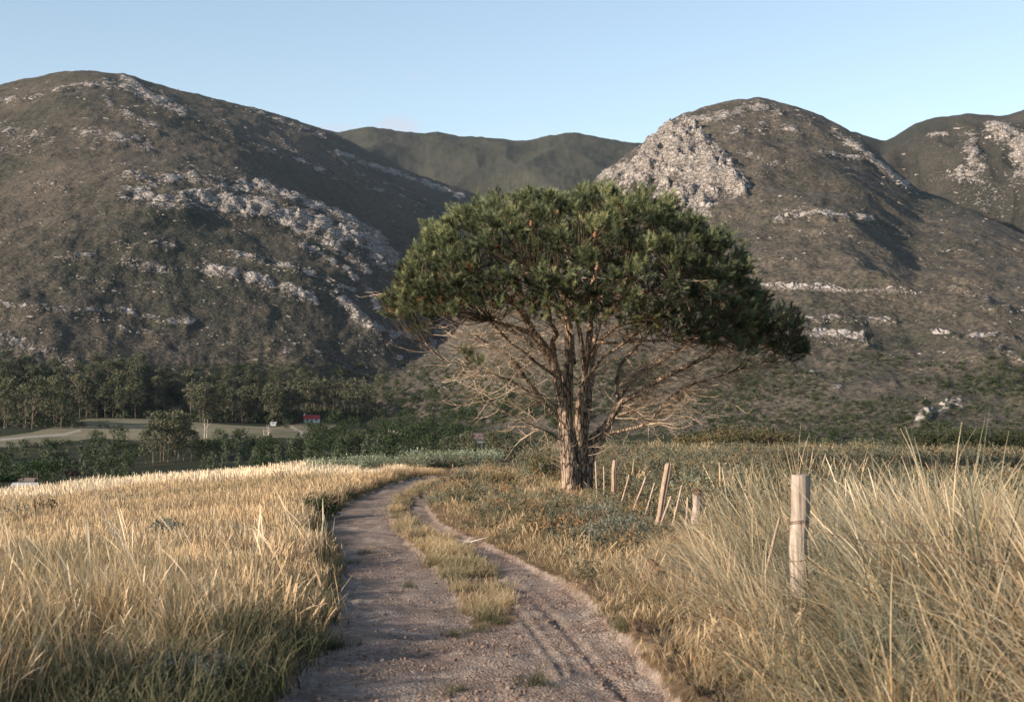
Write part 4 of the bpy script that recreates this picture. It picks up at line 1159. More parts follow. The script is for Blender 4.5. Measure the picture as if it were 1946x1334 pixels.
def blob(n, cu_, cv_, su, sv, sy, dy0=0.0):
    d = cg.normal(0, 1, (n, 3)); d[:, 2] = d[:, 2] * .8 + .25; d /= np.linalg.norm(d, axis=1)[:, None]
    c = P3(cu_, cv_, 30 + dy0); m = 30 / F
    P = c + d * np.array([su * m, sy, sv * m]) * (cg.uniform(.75, 1.0, n)[:, None])
    return P, d
def thin(P, N, dmin):
    keep = []; grid = {}
    for i, p in enumerate(P):
        key = tuple(np.floor(p / dmin).astype(int)); ok_ = True
        for a in (-1, 0, 1):
            for b_ in (-1, 0, 1):
                for c_ in (-1, 0, 1):
                    for j in grid.get((key[0] + a, key[1] + b_, key[2] + c_), ()):
                        if ((P[j] - p) ** 2).sum() < dmin * dmin: ok_ = False
        if ok_: keep.append(i); grid.setdefault(key, []).append(i)
    return P[keep], N[keep]
PADC, PADN = thin(*skin(3000), .47)
a1p, a1n = [], []
for c_, n_ in zip(PADC, PADN):
    k_ = 9; pr = .27 * cg.uniform(.75, 1.25)
    t1 = np.cross(n_, [0.3, 0.9, 0.1]); t1 /= np.linalg.norm(t1); t2 = np.cross(n_, t1)
    th_ = cg.random(k_) * 2 * pi; q_ = np.sqrt(cg.random(k_)); q_[0] = 0
    off_ = (t1 * np.cos(th_)[:, None] + t2 * np.sin(th_)[:, None]) * (q_ * pr)[:, None] + n_ * ((1 - q_ ** 2) * .24 * cg.uniform(.6, 1.3))[:, None] + np.array([0, 0, .05])
    nn_ = n_ * .8 + (t1 * np.cos(th_)[:, None] + t2 * np.sin(th_)[:, None]) * (q_ * .9)[:, None]; nn_ /= np.linalg.norm(nn_, axis=1)[:, None]
    a1p.append(c_ + off_); a1n.append(nn_)
A1 = thin(np.vstack(a1p), np.vstack(a1n), .17)
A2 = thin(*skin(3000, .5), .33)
def rim_ring(n):
    u = cg.uniform(770, 1430, n); q = (u - 1092) / 357; Dy = 4.0 * np.sqrt(np.clip(1 - q * q, .03, 1))
    phi = -cg.uniform(radians(52), radians(90), n); rim = P3(u, np.interp(u, ru, rv), 30.0)[:, 2]
    x = P3(u, np.full(n, 500.0), 30.0)[:, 0]
    P = np.stack([x, 30 + np.sin(phi) * Dy, rim + cg.uniform(-.22, .35, n)], -1); N = np.stack([q, np.sin(phi), np.full(n, .35)], -1)
    return P, N / np.linalg.norm(N, axis=1)[:, None]
A3 = thin(*rim_ring(900), .27)
B1 = thin(*blob(500, 1488, 632, 46, 62, .95), .27)
B2 = thin(*blob(320, 1418, 585, 42, 50, 1.2, .2), .28)
B3 = thin(*blob(160, 1520, 668, 18, 24, .4, -.1), .24)
B4 = (P3(np.array([1215., 1235, 1200]), np.array([607., 612, 618]), 28.8), np.array([[0, 0, 1.]] * 3))
B5 = (P3(np.array([892., 905, 880]), np.array([675., 680, 660]), 28.7), np.array([[-.5, 0, .8]] * 3))
CP_ = np.vstack([A1[0], A2[0], A3[0], B1[0], B2[0], B3[0], B4[0], B5[0]]); CN_ = np.vstack([A1[1], A2[1], A3[1], B1[1], B2[1], B3[1], B4[1], B5[1]])
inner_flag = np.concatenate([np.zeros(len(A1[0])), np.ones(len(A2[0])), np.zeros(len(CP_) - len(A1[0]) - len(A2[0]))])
# hubs: medium branches that reach towards the clusters
HP, HN = skin(400, .95); HP, HN = thin(HP, HN, 1.05)
HB, _ = thin(*blob(60, 1440, 640, 60, 30, .9), .6)
HP = np.vstack([HP, HB])
def nearest(p, nodes_, bias):
    d = np.linalg.norm(nodes_ - p, axis=1) + np.maximum(nodes_[:, 2] - p[2] + .1, 0) * bias
    return int(d.argmin())
hub_nodes = []; hub_rad = []
order = np.argsort(HP[:, 2]); cur_nodes = limb_nodes; cur_rad = limb_rad
for h in HP[order][:78]:
    j = nearest(h, cur_nodes, 1.5); s0 = cur_nodes[j]; r0 = min(cur_rad[j] * .75, .022)
    mid = (s0 + h) / 2 + np.array([0, 0, -.12]) + cg.normal(0, .09, 3)
    Pt = spline(np.array([s0, mid, h]), 10); rad = np.linspace(r0, .008, 10)
    b = MB(); b.tube(Pt - OFF, rad, 6); b.build('branch', M_bark, pine)
    cur_nodes = np.vstack([cur_nodes, Pt[3:]]); cur_rad = np.concatenate([cur_rad, rad[3:]])
# twigs to clusters, then needle tufts
TWG = MB(); NV = []; NT3 = []; NA_ = []; nn0 = 0
for ci, (c, nrm) in enumerate(zip(CP_, CN_)):
    j = nearest(c, cur_nodes, 1.2); s0 = cur_nodes[j]
    c0 = c - nrm * .16
    mid = (s0 + c0) / 2 + np.array([0, 0, -.10]) + cg.normal(0, .07, 3)
    TWG.tube(spline(np.array([s0, mid, c0]), 6) - OFF, np.linspace(min(cur_rad[j] * .7, .016), .006, 6), 4)
    nt = 7 if not inner_flag[ci] else 5
    ctone = np.clip(.48 + .22 * nrm[2] + .30 * perlin(c[0] * 1.6, c[1] * 1.6 + c[2] * 1.3, 64) + cg.normal(0, .09), .25, .85)  # upward clusters toned lighter: sunlit pad tops put into the colour
    for k in range(nt):
        d = nrm * .65 + np.array([0, 0, .55]) + cg.normal(0, .5, 3); d /= np.linalg.norm(d)
        Ls = cg.uniform(.10, .25); o = c0 + cg.normal(0, .06, 3); e = o + d * Ls
        TWG.tube(np.array([c0, (c0 + e) / 2 + cg.normal(0, .015, 3), e]) - OFF, [.005, .004, .003], 3)
        n = 44
        t = cg.random(n); bp_ = e - d * (t * .15)[:, None]
        rd = cg.normal(0, 1, (n, 3)); rd -= (rd @ d)[:, None] * d; rd /= np.linalg.norm(rd, axis=1)[:, None]
        ang = radians(20) + radians(34) * t + cg.normal(0, .12, n)
        nd = d * np.cos(ang)[:, None] + rd * np.sin(ang)[:, None]
        ln = cg.uniform(.07, .115, n)[:, None]
        sd_ = np.cross(nd, cg.normal(0, 1, (n, 3))); sd_ /= np.linalg.norm(sd_, axis=1)[:, None]
        ww = .0058
        tri = np.stack([bp_ - sd_ * ww, bp_ + sd_ * ww, bp_ + nd * ln], 1)
        NV.append((tri - OFF).reshape(-1, 3)); NT3.append(np.arange(n * 3).reshape(-1, 3) + nn0); nn0 += n * 3
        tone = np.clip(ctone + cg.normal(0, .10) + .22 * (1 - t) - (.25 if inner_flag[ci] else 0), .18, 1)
        if c[2] < 3.35 + .4 * (c[0] < -.5) and cg.random() < .10: tone = np.full(n, cg.uniform(0, .12))
        NA_.append(np.repeat(tone, 3))
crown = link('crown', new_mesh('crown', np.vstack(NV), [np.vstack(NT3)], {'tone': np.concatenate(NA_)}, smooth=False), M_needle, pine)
# dead twigs hanging under the crown and along the lower limbs
DT = MB()
def dead(p, d, ln, rad, lvl, g):
    n = 7; P = [p]; dd = d.copy()
    for i in range(n - 1):
        dd = dd + g.normal(0, .20, 3) + np.array([0, 0, (.10 if lvl else .04)]); dd /= np.linalg.norm(dd); dd[2] = min(dd[2], .45 if P[-1][2] < 3.4 else -.05); P.append(P[-1] + dd * ln / (n - 1))
    P = np.array(P); DT.tube(P - OFF, np.linspace(rad, rad * .3, n), 4 if rad > .008 else 3)
    if lvl < 2:
        for k in range(g.integers(3, 6) if lvl == 0 else g.integers(2, 4)):
            j = g.integers(1, n - 1); a = P[j + 1] - P[j]; a /= np.linalg.norm(a)
            nd = a + g.normal(0, .65, 3); nd /= np.linalg.norm(nd)
            dead(P[j], nd, ln * g.uniform(.35, .6), rad * .55, lvl + 1, g)
lens = [len(q) for q in nodes]
wts = {0: 12, 1: 8, 2: 9, 3: 12, 4: 7, 5: 8, 6: 7, 7: 17, 8: 18, 9: 44, 10: 40, 11: 44, 12: 18, 13: 22, 14: 13, 15: 9, 16: 14, 17: 8, 18: 8, 19: 8, 20: 14, 21: 16}
for k, P in enumerate(nodes):
    out = P[-1] - P[0]; out[2] = 0; out /= np.linalg.norm(out) + 1e-9
    for i in range(int(wts[k] * (1.2 if k not in (3, 13, 14, 15) else .95))):
        j = cg.integers(int(len(P) * .12), len(P) - 1); t = P[j + 1] - P[j]; t /= np.linalg.norm(t)
        if P[j][2] > 3.7 or P[j][0] < -2.05: continue
        side = np.cross(t, [0, 0, 1.0]) * cg.choice([-1, 1])
        d = out * .55 + side * .55 + t * .5 + np.array([0, 0, cg.uniform(-.55, .25)]) + cg.normal(0, .2, 3); d /= np.linalg.norm(d)
        dead(P[j], d, cg.uniform(.55, 1.5), cg.uniform(.007, .014), 0, cg)
for i in range(240):                                                 # from the underside of the right crown
    j = cg.integers(0, len(cur_nodes)); p = cur_nodes[j]
    if p[2] < 3.9:
        d = np.array([(p[0] - 1.3) * .25, cg.normal(0, .5), -.55]) + cg.normal(0, .3, 3); d /= np.linalg.norm(d)
        dead(p, d, cg.uniform(.4, 1.0), .007, 1, cg)
for z_ in np.linspace(-.1, 1.3, 9):                                  # snapped stubs on the trunks
    u0 = cg.choice([1062, 1128]); p = P3(1078 if u0 < 1100 else 1118, 940 - (z_ + .1) * 85, 30.0); d = np.array([np.sign(u0 - 1100), cg.normal(0, .4), .15]); d /= np.linalg.norm(d)
    if z_ > .3: dead(p, d, cg.uniform(.3, .8), .01, 1, cg)
tg = NT('brown_green_twig', .85); tg.color((.075, .055, .035)); o = TWG.build('twigs', tg.m, pine); o['kind'] = 'stuff'
o = DT.build('dead_twigs', M_twig, pine); o['kind'] = 'stuff'
M_cone = mat_rock('pine_cone_scales', [(.10, .05, .025), (.19, .095, .045), (.27, .15, .075)], 30, .006)
for u0, v0, dy in [(1010, 425, -3.1), (1132, 418, -3.3), (1131, 446, -3.5), (972, 425, -2.9), (946, 468, -2.9), (879, 576, -1.2), (1105, 480, -3.6), (1060, 405, -2.9), (760, 588, -.6), (1230, 430, -2.8), (1180, 395, -2.2)]:
    p = P3(u0, v0, 30 + dy); b = MB()
    t = np.linspace(0, 1, 9); b.tube(np.stack([0 * t, 0 * t, (t - .5) * .13], -1), .048 * np.sin(pi * np.clip(t * .92 + .06, 0, 1)) ** .7 * .72 + .003, 10, cap=True, disp=lambda i, th: .006 * np.cos(th * 5 + i * 1.7))
    co = b.build('pine_cone', M_cone, pine); co.location = Vector(p) - Vector(OFF); co.rotation_euler = (cg.normal(0, .6), cg.normal(0, .6), 0)

# ------------------------------------------------------------------ the wire fence
def mat_wood(name, cols, sc1=8):
    m = NT(name, .85, .15)
    gr = m.noise(1.0, 5, .65, vec=m.mapping((70, 70, 3)))
    c = m.ramp(gr, [(.3, cols[0]), (.5, cols[1]), (.7, cols[2])])
    st = m.noise(2.3, 3, .6)
    m.color(m.mix(1.0, c, m.ramp(st, [(.35, (.75, .72, .70)), (.6, (1.08, 1.06, 1.03))]), 'MULTIPLY')); m.bump(gr, .006, .8); return m.m
M_post = mat_wood('weathered_post_wood', [(.10, .08, .065), (.33, .28, .235), (.50, .44, .38)])
M_old = mat_wood('old_split_wood', [(.12, .09, .07), (.33, .25, .19), (.48, .38, .30)])
M_drop = mat_wood('dropper_stick_wood', [(.22, .16, .12), (.42, .33, .26), (.58, .48, .40)])
wm = NT('rusty_wire', .6, .4); wm.b.inputs['Metallic'].default_value = .6; wm.color(wm.ramp(wm.noise(20, 3), [(.4, (.10, .055, .035)), (.6, (.24, .15, .10))])); M_wire = wm.m
fb = P3(1519, 1100, 9.3)
fence = empty('wire_fence', (fb[0], fb[1], zat(fb[0:1], fb[1:2])[0]))
tag(fence, 'broken wire fence of leaning weathered posts and thin sticks beside the pine', 'fence')
FO = np.array(fence.location)
def stick_ends(t, b_, y):
    """top and bottom pixels at distance y; the foot goes on into the ground"""
    a = P3(t[0], t[1], y); c = P3(b_[0], b_[1], y); d = c - a
    g0 = zat(c[0:1], c[1:2])[0] - .15
    k = max(1.0, (g0 - a[2]) / d[2])
    return a, a + d * k
def post(t, b_, y, rad, mat, seed, label=None, name='post', split=False, parent=fence, off=FO, sides=20, lean_y=0.0):
    a, c = stick_ends(t, b_, y); a = a + np.array([0, lean_y, 0])
    g = np.random.default_rng(seed); n = 26; tt = np.linspace(0, 1, n)[:, None]
    P = c + (a - c) * tt; P[:, 0] += rad * .12 * np.interp(tt[:, 0], np.linspace(0, 1, 6), g.normal(0, 1, 6))
    def dsp(i, th):
        s = perlin(np.cos(th) * 2.5, np.sin(th) * 2.5 + i * .05, seed) * rad * .16 + perlin(np.cos(th) * 7, np.sin(th) * 7 + i * .04, seed + 1) * rad * .09
        if split: s = s - rad * .45 * np.exp(-((th - 4.4) / .35) ** 2) * (.4 + .6 * i / n) - rad * .35 * (np.cos(th * 2 + 1) > .6)
        return s
    b = MB(); b.tube(P - off, np.full(n, rad), sides, disp=dsp)
    # the sawn or broken top
    k = sides; V = b.V[-1]; ring = V[-k:]; cen = ring.mean(0)
    jag = g.uniform(0, .03 if split else .004, k)
    cap = np.vstack([ring, ring * .55 + cen * .45 + np.array([0, 0, .003]), cen + np.array([0, 0, .002])]); cap[:k, 2] += 0
    if split: cap[k:2 * k, 2] += jag * 1.5
    j = np.arange(k); j2 = (j + 1) % k
    b.add(cap, np.stack([j, j2, k + j2, k + j], -1), np.stack([k + j, k + j2, np.full(k, 2 * k)], -1))
    o = b.build(name, mat, parent)
    if label: o['label'] = label
    return o, a, c
pA = post((1520, 902), (1518, 1085), 9.3, .060, M_post, 1, 'thick pale round post standing nearest in the tall grass')
pB = post((1323, 938), (1324, 1008), 19, .060, M_post, 2, 'round pale post with a coil of old wire on its top')
pC = post((1271, 883), (1253, 988), 21, .052, M_old, 3, 'tall split weathered post leaning to the right', split=True)
pD = post((1169, 877), (1165, 938), 27, .045, M_old, 4, 'greyed split post nearest the pine', split=True)
DROPS = [((1132, 877), (1134, 938), 28.5), ((1147.5, 886), (1148, 938), 27.8), ((1196, 902), (1180, 960), 25.3), ((1228, 906), (1205, 966), 23.6), ((1244, 918), (1228, 973), 22.6),
         ((1275, 943), (1260, 986), 20.6), ((1296, 922), (1278, 997), 20.0), ((1307, 945), (1304, 1000), 19.5)]
ends = []
for k, (t, b_, y) in enumerate(DROPS):
    o, a, c = post(t, b_, y, .013 if k not in (3, 5) else .018, M_drop, 20 + k, name='dropper_stick', sides=8); ends.append((a, c))
def at_h(pc, f): return pc[1] + (pc[2] - pc[1]) * f
def wire(pts, sag=.03, r=.0022):
    b = MB()
    for p, q in zip(pts[:-1], pts[1:]):
        t = np.linspace(0, 1, 9)[:, None]; P = p + (q - p) * t; P[:, 2] -= sag * np.linalg.norm(q - p) * 4 * (t * (1 - t))[:, 0]
        b.tube(P - FO, r, 5)
    return b.build('wire', M_wire, fence)
def on(k, f): a, c = ends[k]; return a + (c - a) * f
wire([on(0, .42), on(1, .42), at_h(pD, .48), on(2, .08), on(3, .12), on(4, .25), at_h(pC, .50), on(5, .05)], .05, .0035)
wire([at_h(pC, .62), on(6, .55), on(7, .4), at_h(pB, .22), P3(1400, 985, 15) , at_h(pA, .26)], .03, .0038)
wire([at_h(pC, .75), on(6, .75), at_h(pB, .5), P3(1420, 1040, 13), at_h(pA, .48)], .03, .0038)
wire([at_h(pA, .27), P3(1750, 1030, 7.2), P3(2050, 1080, 5.6)], .02, .003)
for f, rr0 in ((.26, .064), (.27, .065), (.48, .064)):                 # wire wound round the near post
    c = at_h(pA, f); th = np.linspace(0, 2 * pi, 25); b = MB()
    b.tube(np.stack([c[0] + rr0 * np.cos(th), c[1] + rr0 * np.sin(th), c[2] + .012 * np.cos(th + 1)], -1) - FO, .0024, 5); b.build('wire_loop', M_wire, fence)
c = at_h(pB, .02); b = MB(); g = np.random.default_rng(5)
for k in range(7):
    th = np.linspace(0, 2 * pi, 22); rr0 = g.uniform(.045, .075)
    b.tube(np.stack([c[0] + .012 + rr0 * np.cos(th), c[1] + rr0 * np.sin(th), c[2] + .02 + .012 * k + .018 * np.cos(th * 2 + k)], -1) - FO, .005, 5)
b.build('wire_coil', M_wire, fence)
def loose_stick(t, b_, y, rad, mat, label, cat='stick', name='stick'):
    a, c = stick_ends(t, b_, y); g0 = zat(c[0:1], c[1:2])[0]
    e = empty(name, (c[0], c[1], g0)); off = np.array(e.location)
    post(t, b_, y, rad, mat, int(t[0]), name='stake', parent=e, off=off, sides=8)
    return tag(e, label, cat)
loose_stick((1483, 981), (1475, 1012), 10.5, .012, M_old, 'short dark stick leaning in the grass just left of the nearest post')
loose_stick((1679, 990), (1666, 1034), 10.4, .015, M_drop, 'short tan stick leaning in the windswept grass right of the nearest post')
M_iron = mat_rock('rusted_iron', [(.02, .015, .012), (.04, .028, .02), (.07, .045, .03)], 20, .002)
hp, _ = hit(np.array([70.]), np.array([1000.]))
loose_stick((66, 949), (69, 1000), float(hp[0, 1]), .011, M_iron, 'thin dark iron rod standing upright in the left field', 'rod', 'iron_rod')

# ------------------------------------------------------------------ single bushes, stump, driftwood near the track
def at_ground(u, v):
    h, ok = hit(np.array([float(u)]), np.array([float(v)])); return h[0]
def bush(u, v, h, spread, mat, label, name='bush', cat='bush', seed=0, stems=60, leaves=30, leaf=.07, lw=.03, r=None, group=None):
    if r is None: p = at_ground(u, v)
    else:
        a = float(az_of(u)); p = np.array([r * sin(a), r * cos(a), 0]); p[2] = zat(p[0:1], p[1:2])[0]
    e = empty(name, (p[0], p[1], p[2])); V, Q, A, H = leafy(seed=seed, stems=stems, leaves=leaves, h=h, spread=spread, leaf=leaf, lw=lw)
    me = new_mesh('foliage', V, [Q], {'rnd': A, 'hgt': H}, smooth=False); link('foliage', me, mat, e)
    b = MB(); g = np.random.default_rng(seed + 1)
    for k in range(9):
        a = g.random() * 2 * pi; rr1 = spread * g.uniform(.3, .8)
        b.tube(spline(np.array([[0, 0, -.08], [rr1 * .3 * cos(a), rr1 * .3 * sin(a), h * .4], [rr1 * cos(a), rr1 * sin(a), h * .8]]), 6), np.linspace(.012, .004, 6) * (1 + h), 5)
    b.build('stem', M_stem, e)
    return tag(e, label, cat, group)
bush(876, 941, .26, .17, L_dark, 'small dark round bush, nearest the bend on the verge right of the track', seed=1, leaf=.05, lw=.02)
bush(896, 966, .22, .20, L_dark, 'small dark bush just below and right of the darkest round one on the verge', seed=2, leaf=.045, lw=.018)
bush(884, 950, .18, .14, L_olive, 'tiny olive bush between the two small dark bushes on the verge', seed=3, leaf=.04, lw=.018)
bush(882, 917, .35, .25, L_grey, 'small grey bush at the far end of the verge by the track bend', seed=4, leaf=.05, lw=.02)
bush(955, 935, .50, .42, L_olive, 'straggly olive bush on the dry verge left of the pine trunk', seed=5, leaf=.06, lw=.022)
bush(1042, 915, .85, .62, L_olive, 'leafy olive bush standing close against the left side of the pine trunk', seed=6, stems=90, leaf=.08, lw=.03)
bush(1020, 905, .62, .6, L_dark, 'low dark green bush spreading left of the olive bush at the pine', seed=7, stems=70, leaf=.08, lw=.03)
bush(1130, 1008, .45, .42, L_grey, 'silvery grey bush on the verge below the pine trunks', seed=8, leaf=.07, lw=.014, stems=80)
bush(1180, 1045, .48, .50, L_grey, 'wide silvery bush in front of the dark hollow by the stump', seed=9, leaf=.08, lw=.014, stems=90)
bush(318, 1040, .42, .28, L_grey, 'round grey green bush alone in the middle of the dry field', seed=10, leaf=.06, lw=.02)
bush(85, 992, .62, .30, L_olive, 'thin leafy bush right beside the dark iron rod in the field', seed=11, leaf=.055, lw=.025, stems=26, leaves=20)
bush(30, 1000, .50, .50, L_grey, 'grey bush at the left edge of the field beside the rod', seed=12, leaf=.055, lw=.02, stems=36, leaves=22)
bush(225, 972, .42, .7, L_grey, 'long low grey bush in the field below the crest', seed=13, leaf=.055, lw=.02, stems=40, leaves=22)
bush(536, 925, .6, .35, L_dark, 'dark twiggy weed standing in the orange part of the field', seed=14, leaf=.07, lw=.02, stems=12, leaves=12)
bush(610, 985, .45, .45, L_dark, 'dark green bush overhanging the left edge of the track bend', seed=15, leaf=.06, lw=.022)
bush(335, 1318, .22, .26, L_silver, 'pale silver woolly plant at the bottom of the left foreground', seed=16, stems=40, leaves=40, leaf=.022, lw=.009)
bush(420, 1300, .18, .16, L_silver, 'smaller silver woolly plant right of the pale woolly one', seed=17, stems=26, leaves=34, leaf=.02, lw=.009)
RB = [(1300, 76, 1.2, 1.0), (1345, 78, 1.5, 1.2), (1390, 80, 1.8, 1.4), (1440, 82, 1.7, 1.5), (1480, 83, 1.5, 1.2), (1745, 88, 1.6, 1.5), (1790, 88, 1.9, 1.7), (1840, 89, 2.0, 1.8), (1880, 90, 1.7, 1.5), (1930, 90, 2.0, 1.8), (1985, 90, 2.0, 1.8), (1640, 87, 1.0, 1.1), (1565, 86, .9, 1.0)]
RL = ['leftmost olive bush of the row on the heath crest', 'second olive bush from the left on the heath crest', 'tallest bush on the left hump of the heath crest', 'broad sunlit bush right of the tallest one on the crest', 'last bush of the left hump on the heath crest',
      'first dark bush of the right hand clump on the heath crest', 'dark bush second in the right hand clump on the crest', 'tall dark bush in the middle of the right hand crest clump', 'lower dark bush between two taller ones at the right crest', 'big dark bush cut by the right edge on the crest', 'dark bush beyond the right edge on the crest',
      'low bush alone on the crest right of the near post', 'low bush on the crest directly behind the near post']
for k, ((u0, r0, h0, s0), lb) in enumerate(zip(RB, RL)):
    bush(u0, 0, h0, s0, L_olive if k < 5 or k > 10 else L_dark, lb, seed=40 + k, r=r0, stems=110, leaves=34, leaf=.16, lw=.07, group='bushes along the heath crest')

# weathered stump with broken roots in the bank
p = at_ground(1236, 1120); e = empty('tree_stump', tuple(p)); tag(e, 'brown weathered stump half buried in the bank at the right edge of the track', 'stump')
b = MB(); g = np.random.default_rng(3)
Pt = spline(np.array([[-.02, 0, -.12], [0, .01, .08], [.03, .02, .16], [.07, .0, .24]]), 18)
b.tube(Pt, np.interp(np.linspace(0, 1, 18), [0, .3, 1], [.13, .09, .06]), 24, cap=True, disp=lambda i, th: .02 * np.sin(th * 5 + i * .2) + .022 * perlin(np.cos(th) * 3, np.sin(th) * 3 + i * .12, 4) + (i / 18) * .05 * np.sin(th * 2))
M_stump = mat_wood('brown_rotten_wood', [(.05, .03, .02), (.15, .085, .05), (.26, .16, .10)]); b.build('stump', M_stump, e)
for k, (dx, dy, dz, ln) in enumerate([(-.22, -.12, .02, .3), (.24, -.06, .05, .34), (.12, -.2, 0, .22)]):
    b = MB(); Pt = spline(np.array([[dx * .3, dy * .3, .06], [dx, dy, dz + .03], [dx * 1.8, dy * 1.5 - .03, dz]]), 12)
    b.tube(Pt, np.linspace(.045, .02, 12), 10, cap=True, disp=lambda i, th: .006 * np.sin(th * 4 + i)); b.build('root', M_stump, e)
p = at_ground(1205, 1085)
b = MB(); b.tube(spline(np.array([[-.16, 0, .16], [-.02, .03, .09], [.14, .02, .02]]), 12), np.linspace(.010, .022, 12), 8, cap=True, disp=lambda i, th: .003 * np.sin(th * 3 + i))
bk = b.build('fallen_branch', mat_wood('dark_dead_wood', [(.05, .04, .035), (.12, .095, .08), (.2, .16, .13)])); bk.location = Vector(p)
tag(bk, 'dark splintered branch lying in the grass left of the stump', 'branch')
p = at_ground(880, 1036); e = empty('driftwood', tuple(p)); tag(e, 'bleached curved piece of dead branch lying on the right rut of the track', 'branch')
M_bone = mat_wood('bleached_wood', [(.34, .29, .25), (.56, .50, .44), (.68, .62, .56)])
b = MB(); Pt = spline(np.array([[-.20, -.02, .01], [-.12, 0, .055], [0, .02, .05], [.12, .02, .045], [.20, .05, .03]]), 20)
b.tube(Pt, np.interp(np.linspace(0, 1, 20), [0, .3, .7, 1], [.008, .032, .022, .010]), 12, cap=True, disp=lambda i, th: .004 * np.sin(th * 3 + i * .6)); b.build('stem', M_bone, e)
for q in ([[.04, .02, .05], [.14, .06, .10], [.28, .10, .09]], [[.10, .02, .045], [.22, -.02, .08], [.36, 0, .12]], [[.12, .02, .04], [.2, .1, .05], [.42, .16, .04]]):
    b = MB(); b.tube(spline(np.array(q), 10), np.linspace(.011, .003, 10), 6); b.build('twig', M_bone, e)

# ------------------------------------------------------------------ valley: trees, woods, houses
def mat_far_leaf(name, cols):
    m = NT(name, .8, .1)
    rv = m.math('FRACT', m.math('ADD', m.math('MULTIPLY', m.attr('tone'), .45), m.math('MULTIPLY', m.rand(), .55)))
    m.color(m.ramp(rv, [(i / (len(cols) - 1), c) for i, c in enumerate(cols)])); return m.m
FG = mat_far_leaf('gum_foliage', [(.042, .052, .028), (.085, .090, .052), (.060, .070, .040), (.12, .115, .068), (.07, .075, .045)])
FP = mat_far_leaf('young_gum_foliage', [(.045, .058, .034), (.080, .095, .058), (.060, .076, .044), (.10, .11, .064)])
FD = mat_far_leaf('dark_tree_foliage', [(.018, .030, .012), (.034, .050, .020), (.026, .040, .016), (.045, .058, .024)])
FK = mat_far_leaf('pine_crown_foliage', [(.020, .038, .014), (.034, .058, .020)])
trm = NT('shaded_gum_bark', .85, .1); trm.color(trm.ramp(trm.noise(.8, 3), [(.35, (.06, .048, .04)), (.6, (.16, .13, .105))])); M_gumbark = trm.m  # bark colour darkened for the shade most trunks stand in
dkm = NT('dark_trunk_bark', .9, .1); dkm.color((.09, .07, .055)); M_darkbark = dkm.m
snag = NT('bleached_snag', .85, .1); snag.color((.50, .42, .36)); M_snag = snag.m

def cards(cents, rads, n, size, g, flat=.75):
    """leaf clumps: many small tilted quads in and on ellipsoidal lobes"""
    V = []; T = []
    k = g.integers(0, len(cents), n); d = g.normal(0, 1, (n, 3)); d /= np.linalg.norm(d, axis=1)[:, None]
    rr1 = rads[k] * g.uniform(.45, 1.08, n) ; p = cents[k] + d * rr1[:, None] * np.array([1, 1, flat])
    nrm = d + g.normal(0, .6, (n, 3)); nrm /= np.linalg.norm(nrm, axis=1)[:, None]
    a = np.cross(nrm, g.normal(0, 1, (n, 3))); a /= np.linalg.norm(a, axis=1)[:, None]; b = np.cross(nrm, a)
    s = size * g.uniform(.5, 1.3, n)[:, None]; e = g.uniform(.5, 1, n)[:, None]
    V = np.stack([p - a * s, p + b * s * e * .6, p + a * s * .9, p - b * s * e * .7], 1).reshape(-1, 3)
    Q = np.arange(n * 4).reshape(-1, 4); tone = np.repeat(g.random(len(cents))[k] * .6 + g.random(n) * .4, 4)
    return V, Q, tone
def gum(seed, h, crown_w, bare, lobes, ncard, size, trunk_r, forks=3):
    g = np.random.default_rng(seed)
    tb = MB(); lean = g.normal(0, .04, 2) * h
    P = spline(np.array([[0, 0, -.5], [lean[0] * .3, lean[1] * .3, h * .35], [lean[0], lean[1], h * .7], [lean[0] * 1.3, lean[1] * 1.3, h * .9]]), 10)
    tb.tube(P, np.linspace(trunk_r, trunk_r * .25, 10), 7)
    cents = []; rads = []
    for k in range(lobes):
        a = g.random() * 2 * pi; t = g.uniform(bare, .97); wv = crown_w * .5 * math.sin(pi * min(1, (t - bare) / (1.12 - bare) * .85 + .18)) * g.uniform(.35, 1)
        c = np.array([lean[0] + wv * cos(a), lean[1] + wv * sin(a), h * t]); cents.append(c); rads.append(crown_w * g.uniform(.16, .28))
        if k % 2 == 0:
            s0 = P[min(9, max(2, int(t * 8) - 2))]; tb.tube(spline(np.array([s0, (s0 + c) / 2 + [0, 0, -.04 * h], c]), 6), np.linspace(trunk_r * .4, trunk_r * .12, 6), 4)
    V, Q, T = cards(np.array(cents), np.array(rads), ncard, size, g)
    return tb.mesh('trunk'), new_mesh('crown', V, [Q], {'tone': T}, smooth=False)
def rnd_tree(seed, h, wd, n, size, cone=False, lobes=9):
    g = np.random.default_rng(seed); cents = []; rads = []
    for k in range(lobes):
        t = g.uniform(.15, .85); a = g.random() * 2 * pi
        wv = wd * .5 * ((1 - t) if cone else math.sqrt(max(0, 1 - (2 * t - 1) ** 2))) * g.uniform(.3, .9)
        cents.append([wv * cos(a), wv * sin(a), h * t]); rads.append(wd * (.26 if cone else .30) * g.uniform(.75, 1.1))
    V, Q, T = cards(np.array(cents), np.array(rads), n, size, g, 1.25 if cone else .85)
    return new_mesh('tree', V, [Q], {'tone': T}, smooth=False)
def with1(me, mat): me.materials.append(mat); return me
GUM = [gum(500 + i, 26, 13, (.22, .34, .26, .38, .2, .3)[i], 24, 1100, .66, .32) for i in range(6)]
TALL = [gum(520 + i, 26, 8, .46, 14, 620, .58, .24) for i in range(5)]
for t_, c_ in GUM + TALL: t_.materials.append(M_gumbark); c_.materials.append(FG)
YG = [with1(rnd_tree(540 + i, 6, 3.2, 300, .26, True), FP) for i in range(4)]
RT = [with1(rnd_tree(550 + i, 8, 8, 620, .42, False, 14), FD) for i in range(5)]

